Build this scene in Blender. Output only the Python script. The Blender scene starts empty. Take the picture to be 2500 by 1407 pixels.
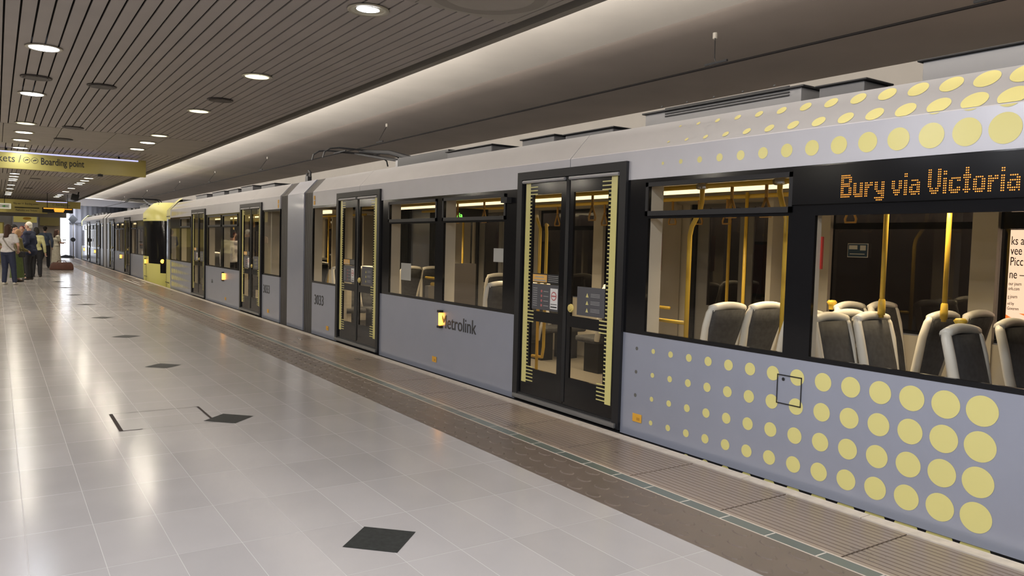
import bpy, bmesh, math, random
from mathutils import Matrix, Vector
random.seed(7)
C = bpy.context.scene.collection
PI = math.pi
# ------------------------------------------------------------ camera
R = Matrix(((0.83092724, 0.0078906, -0.55632514), (-0.555728, 0.06020387, -0.82918146), (0.02695018, 0.99815491, 0.05441006)))
cam_data = bpy.data.cameras.new('camera')
cam = bpy.data.objects.new('camera', cam_data); C.objects.link(cam)
cam.matrix_world = Matrix.Translation((0, 0, 1.6)) @ R.to_4x4()
cam_data.sensor_width = 36.0; cam_data.lens = 1880 / 2500 * 36.0
cam_data.clip_start = 0.05; cam_data.clip_end = 200
bpy.context.scene.camera = cam
# ------------------------------------------------------------ world, exposure
world = bpy.data.worlds.new('world'); bpy.context.scene.world = world; world.use_nodes = True
world.node_tree.nodes['Background'].inputs[0].default_value = (0.9, 0.93, 1.0, 1)
world.node_tree.nodes['Background'].inputs[1].default_value = 0.6
vs = bpy.context.scene.view_settings
vs.view_transform = 'Standard'; vs.look = 'None'; vs.gamma = 1.0; vs.exposure = 0.1; vs.use_curve_mapping = False
cy = bpy.context.scene.cycles
cy.max_bounces = 8; cy.diffuse_bounces = 4; cy.glossy_bounces = 4; cy.transparent_max_bounces = 24; cy.transmission_bounces = 4
cy.sample_clamp_indirect = 4.0; cy.caustics_reflective = False; cy.caustics_refractive = False
try: cy.use_denoising = True
except Exception: pass
# ------------------------------------------------------------ lights
def area(name, loc, sx, sy, power, color, rot=(0, 0, 0), shape='RECTANGLE', spread=PI):
    l = bpy.data.lights.new(name, 'AREA'); l.shape = shape; l.size = sx
    if shape in ('RECTANGLE', 'ELLIPSE'): l.size_y = sy
    l.energy = power; l.color = color; l.spread = spread
    o = bpy.data.objects.new(name, l); o.location = loc; o.rotation_euler = rot; C.objects.link(o); return o
BAY = 13.3
LAMP_K = 1.45
LAMP_Y = [2.7, 5.81, 8.95, 12.0, 15.33, 16.7, 18.1]
lamp_rows = []
for k in range(-1, 3):
    for ly in LAMP_Y:
        lamp_rows.append(ly + BAY * k)
WARM = (1.0, 0.90, 0.74); COOL = (0.86, 0.92, 1.0); BLUE = (0.94, 0.94, 0.98)
# hall lamps: a disk of light in each lit fitting
LIT = [(0.41, 9.03, COOL, 10), (0.41, 12.08, COOL, 10), (2.48, 16.63, WARM, 12), (2.49, 18.04, WARM, 10), (0.44, 16.72, WARM, 6), (0.43, 18.15, WARM, 6), (0.45, 19.85, COOL, 4)]
for yy in (-8.0, -5.0, -1.3, 2.7):
    LIT += [(0.42, yy, BLUE, 42), (2.48, yy, BLUE, 40)]
for yy in (22.5, 25.5, 30, 31.4, 36.5, 43.5, 44.7):
    LIT += [(0.50, yy, WARM, 8), (2.52, yy, WARM, 16)]
for yy in (-8.0, -5.0, -1.3, 2.7, 5.8, 9.0, 12.0, 16.7, 18.1, 22.4, 25.3, 30, 31.4, 35.5, 40):
    LIT += [(-1.65, yy, BLUE if yy < 7 else WARM, 42), (-4.2, yy, BLUE if yy < 7 else WARM, 42)]
for (lx_, ly_, lc_, le_) in LIT:
    area('downlight_glow', (lx_, ly_, 3.420), 0.235, 0.235, le_ * LAMP_K, lc_, shape='DISK')
# tunnel strip lights behind the ceiling lip
for k in range(8):
    area('tunnel_tube_light', (3.84, -6 + 9.0 * k, 3.53), 0.04, 8.6, 290, (1.0, 0.94, 0.86), rot=(0, math.radians(-135), 0))
# daylight at the open end of the station
area('daylight_end', (5.2, 57.0, 4.2), 5.0, 3.0, 900, (0.80, 0.86, 1.0), rot=(math.radians(60), 0, 0))
# ------------------------------------------------------------ materials
def P(name, col, rough=0.5, metal=0.0, spec=0.5, emit=None, es=0.0, coat=0.0):
    m = bpy.data.materials.new(name); m.use_nodes = True
    b = m.node_tree.nodes['Principled BSDF']
    b.inputs['Base Color'].default_value = (*col, 1); b.inputs['Roughness'].default_value = rough
    b.inputs['Metallic'].default_value = metal; b.inputs['Specular IOR Level'].default_value = spec
    if coat: b.inputs['Coat Weight'].default_value = coat; b.inputs['Coat Roughness'].default_value = 0.08
    if emit: b.inputs['Emission Color'].default_value = (*emit, 1); b.inputs['Emission Strength'].default_value = es
    return m
def bsdf(m): return m.node_tree.nodes['Principled BSDF']
def noisy(m, amount=0.12, scale=3.0, rough=0.0, stretch=(1, 1, 1), bump=0.0):
    nt = m.node_tree; b = bsdf(m)
    tc = nt.nodes.new('ShaderNodeTexCoord'); mp = nt.nodes.new('ShaderNodeMapping'); mp.inputs['Scale'].default_value = stretch
    n = nt.nodes.new('ShaderNodeTexNoise'); n.inputs['Scale'].default_value = scale; n.inputs['Detail'].default_value = 5
    nt.links.new(tc.outputs['Object'], mp.inputs[0]); nt.links.new(mp.outputs[0], n.inputs['Vector'])
    base = b.inputs['Base Color'].default_value[:]
    mr = nt.nodes.new('ShaderNodeMapRange'); mr.inputs[1].default_value = 0.3; mr.inputs[2].default_value = 0.7
    mr.inputs[3].default_value = 1 - amount; mr.inputs[4].default_value = 1 + amount
    nt.links.new(n.outputs[0], mr.inputs[0])
    vm = nt.nodes.new('ShaderNodeVectorMath'); vm.operation = 'SCALE'; vm.inputs[0].default_value = base[:3]
    nt.links.new(mr.outputs[0], vm.inputs['Scale']); nt.links.new(vm.outputs[0], b.inputs['Base Color'])
    if rough:
        r0 = b.inputs['Roughness'].default_value
        m2 = nt.nodes.new('ShaderNodeMapRange'); m2.inputs[1].default_value = 0.3; m2.inputs[2].default_value = 0.7
        m2.inputs[3].default_value = max(0.02, r0 - rough); m2.inputs[4].default_value = r0 + rough
        nt.links.new(n.outputs[0], m2.inputs[0]); nt.links.new(m2.outputs[0], b.inputs['Roughness'])
    if bump:
        bp = nt.nodes.new('ShaderNodeBump'); bp.inputs['Strength'].default_value = bump; bp.inputs['Distance'].default_value = 0.01
        nt.links.new(n.outputs[0], bp.inputs['Height']); nt.links.new(bp.outputs[0], b.inputs['Normal'])
    return m
def tiles(name, col, grout, px, py, ox, oy, g=0.004, var=0.10, rough=0.15, cross=1.0, spec=0.5):
    """tile grid from object coordinates (metres), a tint per tile"""
    m = P(name, col, rough, spec=spec); nt = m.node_tree; b = bsdf(m); L = nt.links.new
    def M(op, a, bb=None, c=None):
        n = nt.nodes.new('ShaderNodeMath'); n.operation = op
        for i, v in enumerate((a, bb, c)):
            if v is None: continue
            if isinstance(v, (int, float)): n.inputs[i].default_value = v
            else: L(v, n.inputs[i])
        return n.outputs[0]
    tc = nt.nodes.new('ShaderNodeTexCoord'); s = nt.nodes.new('ShaderNodeSeparateXYZ'); L(tc.outputs['Object'], s.inputs[0])
    ux = M('DIVIDE', M('SUBTRACT', s.outputs[0], ox), px); uy = M('DIVIDE', M('SUBTRACT', s.outputs[1], oy), py)
    fx = M('FRACT', ux); fy = M('FRACT', uy)
    dx = M('MULTIPLY', M('MINIMUM', fx, M('SUBTRACT', 1.0, fx)), px); dy = M('MULTIPLY', M('MINIMUM', fy, M('SUBTRACT', 1.0, fy)), py)
    gx = M('LESS_THAN', dx, g / 2); gy = M('MULTIPLY', M('LESS_THAN', dy, g / 2), cross)
    gm = M('MAXIMUM', gx, gy)
    cb = nt.nodes.new('ShaderNodeCombineXYZ'); L(M('FLOOR', ux), cb.inputs[0]); L(M('FLOOR', uy), cb.inputs[1])
    wn = nt.nodes.new('ShaderNodeTexWhiteNoise'); wn.noise_dimensions = '3D'; L(cb.outputs[0], wn.inputs['Vector'])
    no = nt.nodes.new('ShaderNodeTexNoise'); no.inputs['Scale'].default_value = 2.2; no.inputs['Detail'].default_value = 6; L(tc.outputs['Object'], no.inputs['Vector'])
    k = M('ADD', M('ADD', M('MULTIPLY', wn.outputs['Value'], var), 1 - var / 2), M('MULTIPLY', M('SUBTRACT', no.outputs[0], 0.5), 0.15))
    vm = nt.nodes.new('ShaderNodeVectorMath'); vm.operation = 'SCALE'; vm.inputs[0].default_value = col; L(k, vm.inputs['Scale'])
    mx = nt.nodes.new('ShaderNodeMix'); mx.data_type = 'RGBA'; L(gm, mx.inputs['Factor'])
    L(vm.outputs[0], mx.inputs['A']); mx.inputs['B'].default_value = (*grout, 1); L(mx.outputs['Result'], b.inputs['Base Color'])
    L(M('ADD', M('MULTIPLY', gm, 0.35), M('ADD', rough - 0.05, M('MULTIPLY', no.outputs[0], 0.12))), b.inputs['Roughness'])
    return m
def E(name, col, s): 
    m = P(name, (0.02, 0.02, 0.02), 0.5, emit=col, es=s); return m
def glassmat(name, tint, refl=1.0, rough=0.0):
    m = bpy.data.materials.new(name); m.use_nodes = True; nt = m.node_tree; nt.nodes.clear()
    o = nt.nodes.new('ShaderNodeOutputMaterial'); mx = nt.nodes.new('ShaderNodeMixShader'); t = nt.nodes.new('ShaderNodeBsdfTransparent')
    g = nt.nodes.new('ShaderNodeBsdfGlossy'); f = nt.nodes.new('ShaderNodeFresnel'); f.inputs[0].default_value = 1.45
    t.inputs[0].default_value = (*tint, 1); g.inputs['Roughness'].default_value = rough
    g.inputs[0].default_value = (refl, refl, refl, 1)
    ge = nt.nodes.new('ShaderNodeNewGeometry'); ml = nt.nodes.new('ShaderNodeMapRange'); ml.inputs[3].default_value = 1.45; ml.inputs[4].default_value = 1 / 1.45
    nt.links.new(ge.outputs['Backfacing'], ml.inputs[0]); nt.links.new(ml.outputs[0], f.inputs[0])
    nt.links.new(f.outputs[0], mx.inputs[0]); nt.links.new(t.outputs[0], mx.inputs[1]); nt.links.new(g.outputs[0], mx.inputs[2]); nt.links.new(mx.outputs[0], o.inputs[0])
    return m
M_floor = tiles('platform_granite_tile', (0.315, 0.298, 0.29), (0.38, 0.36, 0.345), 0.317, 0.66, 0.116, 3.42, g=0.0035, var=0.12, rough=0.18, cross=0.45, spec=0.29)
M_diamond = noisy(P('dark_granite', (0.020, 0.022, 0.021), 0.5, spec=0.12), 0.3, 30)
M_cut = P('dark_sealant', (0.05, 0.04, 0.035), 0.8, spec=0.1)
M_tact = noisy(P('brown_tactile_paving', (0.095, 0.074, 0.061), 0.42), 0.12, 6, 0.05)
M_green = tiles('green_slate_strip', (0.075, 0.095, 0.088), (0.45, 0.42, 0.38), 0.2, 0.327, 3.5, 3.39, g=0.010, var=0.25, rough=0.3)
M_grout = P('pale_grout', (0.42, 0.37, 0.32), 0.6)
M_rib = noisy(P('ribbed_paving', (0.21, 0.165, 0.132), 0.30), 0.10, 4, 0.03, (1, .3, 1))
M_groove = P('dark_groove', (0.035, 0.025, 0.02), 0.7)  # dark colour on the groove floors between the ribs
M_edge = noisy(P('pale_edge_stone', (0.55, 0.49, 0.42), 0.5), 0.12, 12)
M_slat = noisy(P('ceiling_slat_paint', (0.375, 0.34, 0.315), 0.5), 0.05, 2)
M_void = P('ceiling_void', (0.03, 0.026, 0.024), 0.9)
M_panel = noisy(P('ceiling_panel', (0.36, 0.33, 0.29), 0.6), 0.06, 3)
M_trim = P('ceiling_trim', (0.22, 0.20, 0.17), 0.5)
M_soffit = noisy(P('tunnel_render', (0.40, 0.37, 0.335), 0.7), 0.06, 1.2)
M_soffit_shade = noisy(P('brown_soffit_shade', (0.185, 0.155, 0.135), 0.8), 0.10, 0.8)  # far half of the soffit, its shade put into a darker brown
M_wall = noisy(P('tunnel_wall_paint', (0.42, 0.385, 0.345), 0.7), 0.06, 1.5)
M_dirty = noisy(P('track_bed', (0.03, 0.028, 0.026), 0.9), 0.3, 8)
M_conc = noisy(P('ribbed_concrete', (0.42, 0.42, 0.46), 0.8), 0.12, 1.0, stretch=(1, 1, .2))
M_dark = P('dark_metal', (0.016, 0.016, 0.017), 0.5, spec=0.3)
M_wire = P('wire_black', (0.006, 0.005, 0.005), 0.8, spec=0.1)
M_steel = P('rail_steel', (0.30, 0.28, 0.26), 0.35, 0.9)
M_silver = noisy(P('silver_blue_paint', (0.365, 0.39, 0.475), 0.30, 0.35, coat=0.25), 0.02, 4)
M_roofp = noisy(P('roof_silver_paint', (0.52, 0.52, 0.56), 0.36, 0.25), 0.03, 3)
M_roofp_shade = noisy(P('roof_silver_shaded', (0.36, 0.36, 0.375), 0.38, 0.25), 0.03, 3)  # same silver as the roof, darkened to put the chamfer's dimmer light into colour
M_roofflat = P('roof_grey', (0.07, 0.07, 0.075), 0.6)
M_black = P('black_gloss', (0.008, 0.008, 0.009), 0.12, spec=0.3)
M_blackm = P('black_satin', (0.015, 0.015, 0.017), 0.38, spec=0.3)
M_rubber = P('bellows_rubber', (0.075, 0.070, 0.068), 0.55)
M_yel = P('pale_yellow_vinyl', (0.68, 0.62, 0.24), 0.22)
M_yeld = P('pale_yellow_paint', (0.66, 0.63, 0.20), 0.35)
M_rail = P('yellow_handrail', (0.80, 0.53, 0.07), 0.30)
M_glass = glassmat('window_glass', (0.80, 0.80, 0.78), 0.9)
M_glassd = glassmat('tinted_far_glass', (0.34, 0.31, 0.30), 1.0)
M_cream = noisy(P('cream_lining', (0.62, 0.57, 0.48), 0.5), 0.05, 3)
M_int = P('interior_ceiling', (0.48, 0.44, 0.36), 0.5)
M_intfl = noisy(P('tram_floor', (0.22, 0.20, 0.17), 0.4), 0.15, 60)
M_seatw = P('seat_white_rim', (0.80, 0.77, 0.70), 0.35)
M_seatd = noisy(P('seat_charcoal_moquette', (0.045, 0.045, 0.048), 0.8), 0.3, 25)
M_chrome = P('polished_steel', (0.62, 0.62, 0.63), 0.18, 1.0)
M_led = E('led_orange', (1.0, 0.34, 0.03), 1.6)
M_ledg = E('led_green', (0.2, 1.0, 0.1), 3.0)
M_amber = E('amber_lamp', (1.0, 0.38, 0.03), 8.0)
M_tube = E('warm_tube', (1.0, 0.80, 0.45), 2.0)
M_orange = P('orange_sticker', (0.72, 0.38, 0.04), 0.5)
M_text = P('dark_lettering', (0.03, 0.03, 0.03), 0.5)
M_sign = P('sign_yellow', (0.50, 0.42, 0.12), 0.35)
M_white = P('white_vinyl', (0.75, 0.74, 0.72), 0.4)
M_red = P('red_vinyl', (0.45, 0.03, 0.02), 0.4)
M_blue = P('blue_panel', (0.02, 0.10, 0.20), 0.4)
M_lampw = E('cool_lamp_face', (0.85, 0.90, 1.0), 6.0)
M_lampy = E('warm_lamp_face', (1.0, 0.94, 0.76), 7.0)
M_lampd = E('dim_lamp_face', (1.0, 0.97, 0.70), 1.3)
M_lampb = E('bulb_face', (0.93, 0.96, 1.0), 6.0)
M_reflector = P('lamp_reflector', (0.85, 0.83, 0.68), 0.25, 0.6)
M_off = P('unlit_lamp_face', (0.07, 0.06, 0.055), 0.5)
# ------------------------------------------------------------ mesh helpers
class MB:
    def __init__(s): s.v = []; s.f = []; s.m = []
    def face(s, pts, mi=0):
        n = len(s.v); s.v += [tuple(p) for p in pts]; s.f.append(list(range(n, n + len(pts)))); s.m.append(mi)
    def box(s, x0, x1, y0, y1, z0, z1, mi=0):
        if x0 > x1: x0, x1 = x1, x0
        if y0 > y1: y0, y1 = y1, y0
        if z0 > z1: z0, z1 = z1, z0
        n = len(s.v)
        s.v += [(x, y, z) for x in (x0, x1) for y in (y0, y1) for z in (z0, z1)]
        for q in ((0, 1, 3, 2), (4, 6, 7, 5), (0, 4, 5, 1), (2, 3, 7, 6), (0, 2, 6, 4), (1, 5, 7, 3)):
            s.f.append([n + i for i in q]); s.m.append(mi)
    def prism(s, prof, y0, y1, mi=0, axis='y'):
        """closed (a,b) profile swept along an axis"""
        n = len(s.v); k = len(prof)
        for yy in (y0, y1):
            for a, b in prof:
                s.v.append((a, yy, b) if axis == 'y' else ((yy, a, b) if axis == 'x' else (a, b, yy)))
        s.f.append([n + i for i in range(k)]); s.m.append(mi)
        s.f.append([n + k + i for i in reversed(range(k))]); s.m.append(mi)
        for i in range(k):
            j = (i + 1) % k; s.f.append([n + i, n + k + i, n + k + j, n + j]); s.m.append(mi)
    def tube(s, pts, r, seg=10, mi=0, cap=True):
        pts = [Vector(p) for p in pts]; n0 = len(s.v); rr = r if isinstance(r, (list, tuple)) else [r] * len(pts)
        up = None
        for i, p in enumerate(pts):
            if i == 0: d = pts[1] - p
            elif i == len(pts) - 1: d = p - pts[i - 1]
            else: d = (pts[i + 1] - p).normalized() + (p - pts[i - 1]).normalized()
            d.normalize()
            if up is None: up = Vector((0, 0, 1)) if abs(d.z) < 0.9 else Vector((1, 0, 0))
            a = d.cross(up).normalized(); b = a.cross(d).normalized(); up = b
            for j in range(seg):
                t = 2 * PI * j / seg; s.v.append(tuple(p + (a * math.cos(t) + b * math.sin(t)) * rr[i]))
        for i in range(len(pts) - 1):
            for j in range(seg):
                k = (j + 1) % seg; s.f.append([n0 + i * seg + j, n0 + i * seg + k, n0 + (i + 1) * seg + k, n0 + (i + 1) * seg + j]); s.m.append(mi)
        if cap:
            s.f.append([n0 + j for j in reversed(range(seg))]); s.m.append(mi)
            e = n0 + (len(pts) - 1) * seg; s.f.append([e + j for j in range(seg)]); s.m.append(mi)
    def disc(s, c, u, v, r, seg=24, mi=0):
        c = Vector(c); u = Vector(u); v = Vector(v)
        s.face([c + u * (r * math.cos(2 * PI * i / seg)) + v * (r * math.sin(2 * PI * i / seg)) for i in range(seg)], mi)
    def ring(s, c, prof, seg=28, mi=0, axis='z'):
        """lathe profile [(r,h)] about an axis through c"""
        n = len(s.v); k = len(prof)
        for j in range(seg):
            t = 2 * PI * j / seg
            for r, h in prof:
                p = (r * math.cos(t), r * math.sin(t), h)
                if axis == 'x': p = (p[2], p[0], p[1])
                if axis == 'y': p = (p[0], p[2], p[1])
                s.v.append((c[0] + p[0], c[1] + p[1], c[2] + p[2]))
        for j in range(seg):
            for i in range(k - 1):
                j2 = (j + 1) % seg; s.f.append([n + j * k + i, n + j2 * k + i, n + j2 * k + i + 1, n + j * k + i + 1]); s.m.append(mi)
    def build(s, name, mats, parent=None, loc=None, smooth=False, fix=True):
        me = bpy.data.meshes.new(name); me.from_pydata(s.v, [], s.f)
        if not isinstance(mats, (list, tuple)): mats = [mats]
        for m in mats: me.materials.append(m)
        me.polygons.foreach_set('material_index', s.m)
        if fix:
            bm = bmesh.new(); bm.from_mesh(me); bmesh.ops.recalc_face_normals(bm, faces=bm.faces); bm.to_mesh(me); bm.free()
        if smooth:
            me.polygons.foreach_set('use_smooth', [True] * len(me.polygons))
        o = bpy.data.objects.new(name, me); C.objects.link(o)
        if parent: o.parent = parent
        if loc: o.location = loc
        return o
def bevel(o, w=0.01, seg=2):
    m = o.modifiers.new('bevel', 'BEVEL'); m.width = w; m.segments = seg; m.limit_method = 'ANGLE'; return o
def smooth_angle(o):
    me = o.data; me.polygons.foreach_set('use_smooth', [True] * len(me.polygons)); me.set_sharp_from_angle(angle=math.radians(40)); return o
def tag(o, label, cat=None, group=None, kind=None):
    if label: o['label'] = label
    if cat: o['category'] = cat
    if group: o['group'] = group
    if kind: o['kind'] = kind
    return o
def empty(name, loc=(0, 0, 0), rz=0.0):
    o = bpy.data.objects.new(name, None); o.location = loc; o.rotation_euler = (0, 0, rz); C.objects.link(o); return o
def struct(o, label=None, cat=None):
    o['kind'] = 'structure'
    if label: o['label'] = label
    if cat: o['category'] = cat
    return o
def copy_tree(o, parent=None):
    c = o.copy(); C.objects.link(c); c.parent = parent
    for ch in list(o.children): copy_tree(ch, c)
    return c
def text(body, size, loc, lx, ly, mat, name='lettering', parent=None, align='LEFT', extrude=0.0015, sx=1.0, bold=0.0):
    cu = bpy.data.curves.new('txt', 'FONT'); cu.body = body; cu.size = size; cu.extrude = extrude; cu.align_x = align; cu.resolution_u = 3; cu.offset = bold
    t = bpy.data.objects.new('txt', cu); C.objects.link(t)
    dg = bpy.context.evaluated_depsgraph_get(); me = bpy.data.meshes.new_from_object(t.evaluated_get(dg))
    bpy.data.objects.remove(t); me.materials.clear(); me.materials.append(mat)
    lx = Vector(lx); ly = Vector(ly); lz = lx.cross(ly)
    mw = Matrix(((lx.x * sx, ly.x, lz.x, loc[0]), (lx.y * sx, ly.y, lz.y, loc[1]), (lx.z * sx, ly.z, lz.z, loc[2]), (0, 0, 0, 1)))
    me.transform(mw); me.name = name
    o = bpy.data.objects.new(name, me); C.objects.link(o)
    if parent: o.parent = parent
    return o
# ------------------------------------------------------------ the station: large structure
YN, YF = -10.0, 62.0
b = MB(); b.box(-7.0, 3.15, YN, YF, -1.2, 0.0)
struct(b.build('floor', M_floor), 'polished grey granite tiled platform floor')
# tactile strip with lozenges
b = MB(); b.box(3.15, 3.59, YN, YF, -1.2, 0.0, 0)
for r, xx in enumerate((3.215, 3.37, 3.525)):
    n = int((YF - YN) / 0.19)
    for i in range(n):
        yy = YN + 0.1 + i * 0.19 + (0.095 if r % 2 else 0)
        if yy < 0 or yy > 45: continue
        k = 12; base = []; top = []
        for j in range(k):
            t = 2 * PI * j / k; base.append((xx + 0.044 * math.cos(t), yy + 0.066 * math.sin(t), 0.0)); top.append((xx + 0.036 * math.cos(t), yy + 0.056 * math.sin(t), 0.0042))
        n0 = len(b.v); b.v += base + top
        for j in range(k):
            j2 = (j + 1) % k; b.f.append([n0 + j, n0 + j2, n0 + k + j2, n0 + k + j]); b.m.append(0)
        b.f.append([n0 + k + j for j in range(k)]); b.m.append(0)
struct(b.build('tactile_paving', M_tact), 'dark brown lozenge tactile paving strip')
b = MB(); b.box(3.59, 3.60, YN, YF, -1.2, 0.002, 1); b.box(3.60, 3.695, YN, YF, -1.2, 0.0, 0); b.box(3.695, 3.707, YN, YF, -1.2, 0.002, 1)
struct(b.build('slate_strip', [M_green, M_grout]), 'narrow green slate strip in the platform')
b = MB(); b.box(3.707, 4.37, YN, YF, -1.2, -0.009, 1)
yy = YN
while yy < YF:
    for i in range(14):
        x0 = 3.709 + i * 0.0472
        b.box(x0, x0 + 0.037, yy + 0.006, yy + 0.816, -0.02, 0.0, 0)
    yy += 0.822
struct(b.build('ribbed_paving', [M_rib, M_groove]), 'ribbed brown paving along the platform edge')
b = MB()
yy = YN
while yy < YF:
    b.box(4.37, 4.47, yy + 0.002, yy + 0.9, -0.12, 0.004, 0); yy += 0.902
b.box(4.39, 4.45, YN, YF, -1.2, -0.01, 1)
struct(b.build('platform_edge_stone', [M_edge, M_dirty]), 'worn pale stone edge of the platform')
# track bed and rails
b = MB(); b.box(4.45, 9.0, YN - 5, 90, -1.3, -1.0)
struct(b.build('track_bed', M_dirty))
for x in (5.9 - 0.72, 5.9 + 0.72):
    b = MB(); b.prism([(x - .06, -1.0), (x + .06, -1.0), (x + .06, -.985), (x + .01, -.97), (x + .01, -.90), (x + .035, -.89), (x + .035, -.86), (x - .035, -.86), (x - .035, -.89), (x - .01, -.90), (x - .01, -.97), (x - .06, -.985)], YN - 5, 80)
    o = b.build('track_rail', M_steel); tag(o, 'steel running rail under the trams', 'rail', 'running rails')
# ceiling
b = MB()
PITCH = 0.1145; X0 = 0.069
bands = [(2.35 + BAY * k, 5.42 + BAY * k) for k in (-1, 0)] + [(15.65 + BAY * k, 19.05 + BAY * k) for k in range(0, 3)]
bands.sort()
edges = [YN] + [e for bd in bands for e in bd] + [50.0]
slat_spans = [(edges[i], edges[i + 1]) for i in range(0, len(edges), 2)]
i0 = int((-7.0 - X0) / PITCH)
x = X0 + i0 * PITCH
while x < 3.58:
    for (a, c) in slat_spans:
        b.box(x + 0.009, min(x + PITCH - 0.007, 3.585), a, c, 3.44, 3.452, 0)
    x += PITCH
b.box(-7.0, 3.6, YN, 50.0, 3.50, 3.55, 1)
for (a, c) in bands:
    x = 3.52
    while x > -7.0:
        b.box(x - 0.845, x - 0.005, a, c, 3.437, 3.45, 2); x -= 0.85
    b.box(3.525, 3.585, a, c, 3.437, 3.45, 2)
struct(b.build('ceiling', [M_slat, M_void, M_panel]), 'linear metal slat ceiling with plain panel bands')
b = MB(); b.box(3.635, 3.71, YN, 58, 3.405, 3.56); b.box(3.585, 3.64, YN, 58, 3.48, 3.56, 1)
struct(b.build('trim_1', [M_trim, M_void]), 'metal edge trim of the platform ceiling')
b = MB()
prof = [(3.72, 3.56), (3.76, 3.66), (3.86, 3.77), (4.05, 3.86), (4.35, 3.92), (4.8, 3.96), (5.3, 3.965), (5.85, 3.945)]
outer = [(x, z + 0.15) for x, z in prof]
b.prism(prof + outer[::-1], YN - 2, 74)
o = b.build('ceiling_tunnel', M_soffit); struct(o, 'pale rendered vault beside the platform ceiling'); smooth_angle(o)
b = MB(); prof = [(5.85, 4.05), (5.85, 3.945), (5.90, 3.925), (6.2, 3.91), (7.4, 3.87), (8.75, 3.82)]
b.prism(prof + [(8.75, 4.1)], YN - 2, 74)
o = b.build('ceiling_tunnel_shaded', M_soffit_shade); struct(o, 'far half of the soffit over the tracks, brown darkened to carry its shade'); smooth_angle(o)
b = MB(); b.box(8.7, 9.0, YN - 2, 74, -1.3, 4.1)
struct(b.build('wall_right', M_wall), 'rendered tunnel wall beyond the tracks')
for k in range(8):
    t = MB(); y0 = -10.2 + 9.0 * k
    t.box(3.74, 3.80, y0, y0 + 8.5, 3.52, 3.60, 0); t.tube([(3.80, y0 + .05, 3.53), (3.80, y0 + 8.45, 3.53)], 0.013, 8, 1)
    o = t.build('tube_light_fitting', [M_trim, M_white]); tag(o, 'long tube light fitting hidden behind the ceiling edge trim', 'light', 'tube lights behind the ceiling trim')
b = MB(); b.box(-7.3, -7.0, YN, YF, -0.2, 3.6); struct(b.build('wall_left', noisy(P('left_wall', (0.05, 0.047, 0.045), 0.6), 0.1, 1)))
b = MB(); b.box(-7.3, 9.0, YN - 2.3, YN - 2, -1.3, 4.3); struct(b.build('wall_back', noisy(P('back_wall', (0.06, 0.055, 0.05), 0.6), 0.1, 1)))
# ------------------------------------------------------------ trams
DOORS = ((2.12, 3.80), (7.30, 8.98))            # distance of each door frame from the tram's middle
WINS = (('S', 0.95, 2.06, False), ('A', 4.09, 5.45, True), ('A', 5.66, 7.02, True), ('B', 9.24, 10.63, True), ('C', 10.84, 12.22, False))
HW = 1.32
LED_FONT = {
 'B': ["######.", "#######", "##...##", "##...##", "######.", "######.", "##...##", "##...##", "##...##", "#######", "######."],
 'u': ["", "", "", "", "##..##", "##..##", "##..##", "##..##", "##..##", "######", ".#####"],
 'r': ["", "", "", "", "##.##", "#####", "###..", "##...", "##...", "##...", "##..."],
 'y': ["", "", "", "", "##..##", "##..##", "##..##", "##..##", ".#####", "..####", "....##", "######", ".####."],
 ' ': [""], 'v': ["", "", "", "", "##..##", "##..##", "##..##", "##..##", ".####.", ".####.", "..##.."],
 'i': ["", "##", "##", "", "##", "##", "##", "##", "##", "##", "##"],
 'a': ["", "", "", "", ".####.", "....##", ".#####", "##..##", "##..##", "######", ".###.#"],
 'V': ["##...##", "##...##", "##...##", "##...##", "##...##", "##...##", "##...##", "##...##", ".##.##.", ".#####.", "..###.."],
 'c': ["", "", "", "", ".#####", "##..##", "##....", "##....", "##..##", "######", ".####."],
 't': [".##.", ".##.", ".##.", "####", "####", ".##.", ".##.", ".##.", ".##.", "####", ".##."],
 'o': ["", "", "", "", ".####.", "##..##", "##..##", "##..##", "##..##", "######", ".####."]}
LED_W = {'B': 7, 'u': 6, 'r': 5, 'y': 6, ' ': 2, 'v': 6, 'i': 2, 'a': 6, 'V': 7, 'c': 6, 't': 4, 'o': 6}
def led_text(body, x, ystart, ztop, pitch_y, pitch_z, r, mat, name, parent, sgn=-1):
    b = MB(); col = 0
    for ch in body:
        for row, line in enumerate(LED_FONT[ch]):
            for c, p in enumerate(line):
                if p == '#':
                    b.disc((x, ystart - (col + c) * pitch_y, ztop - row * pitch_z), (0, -1, 0), (0, 0, 1), r, 6)
        col += LED_W[ch] + 1
    return b.build(name, mat, parent, fix=False)

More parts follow.
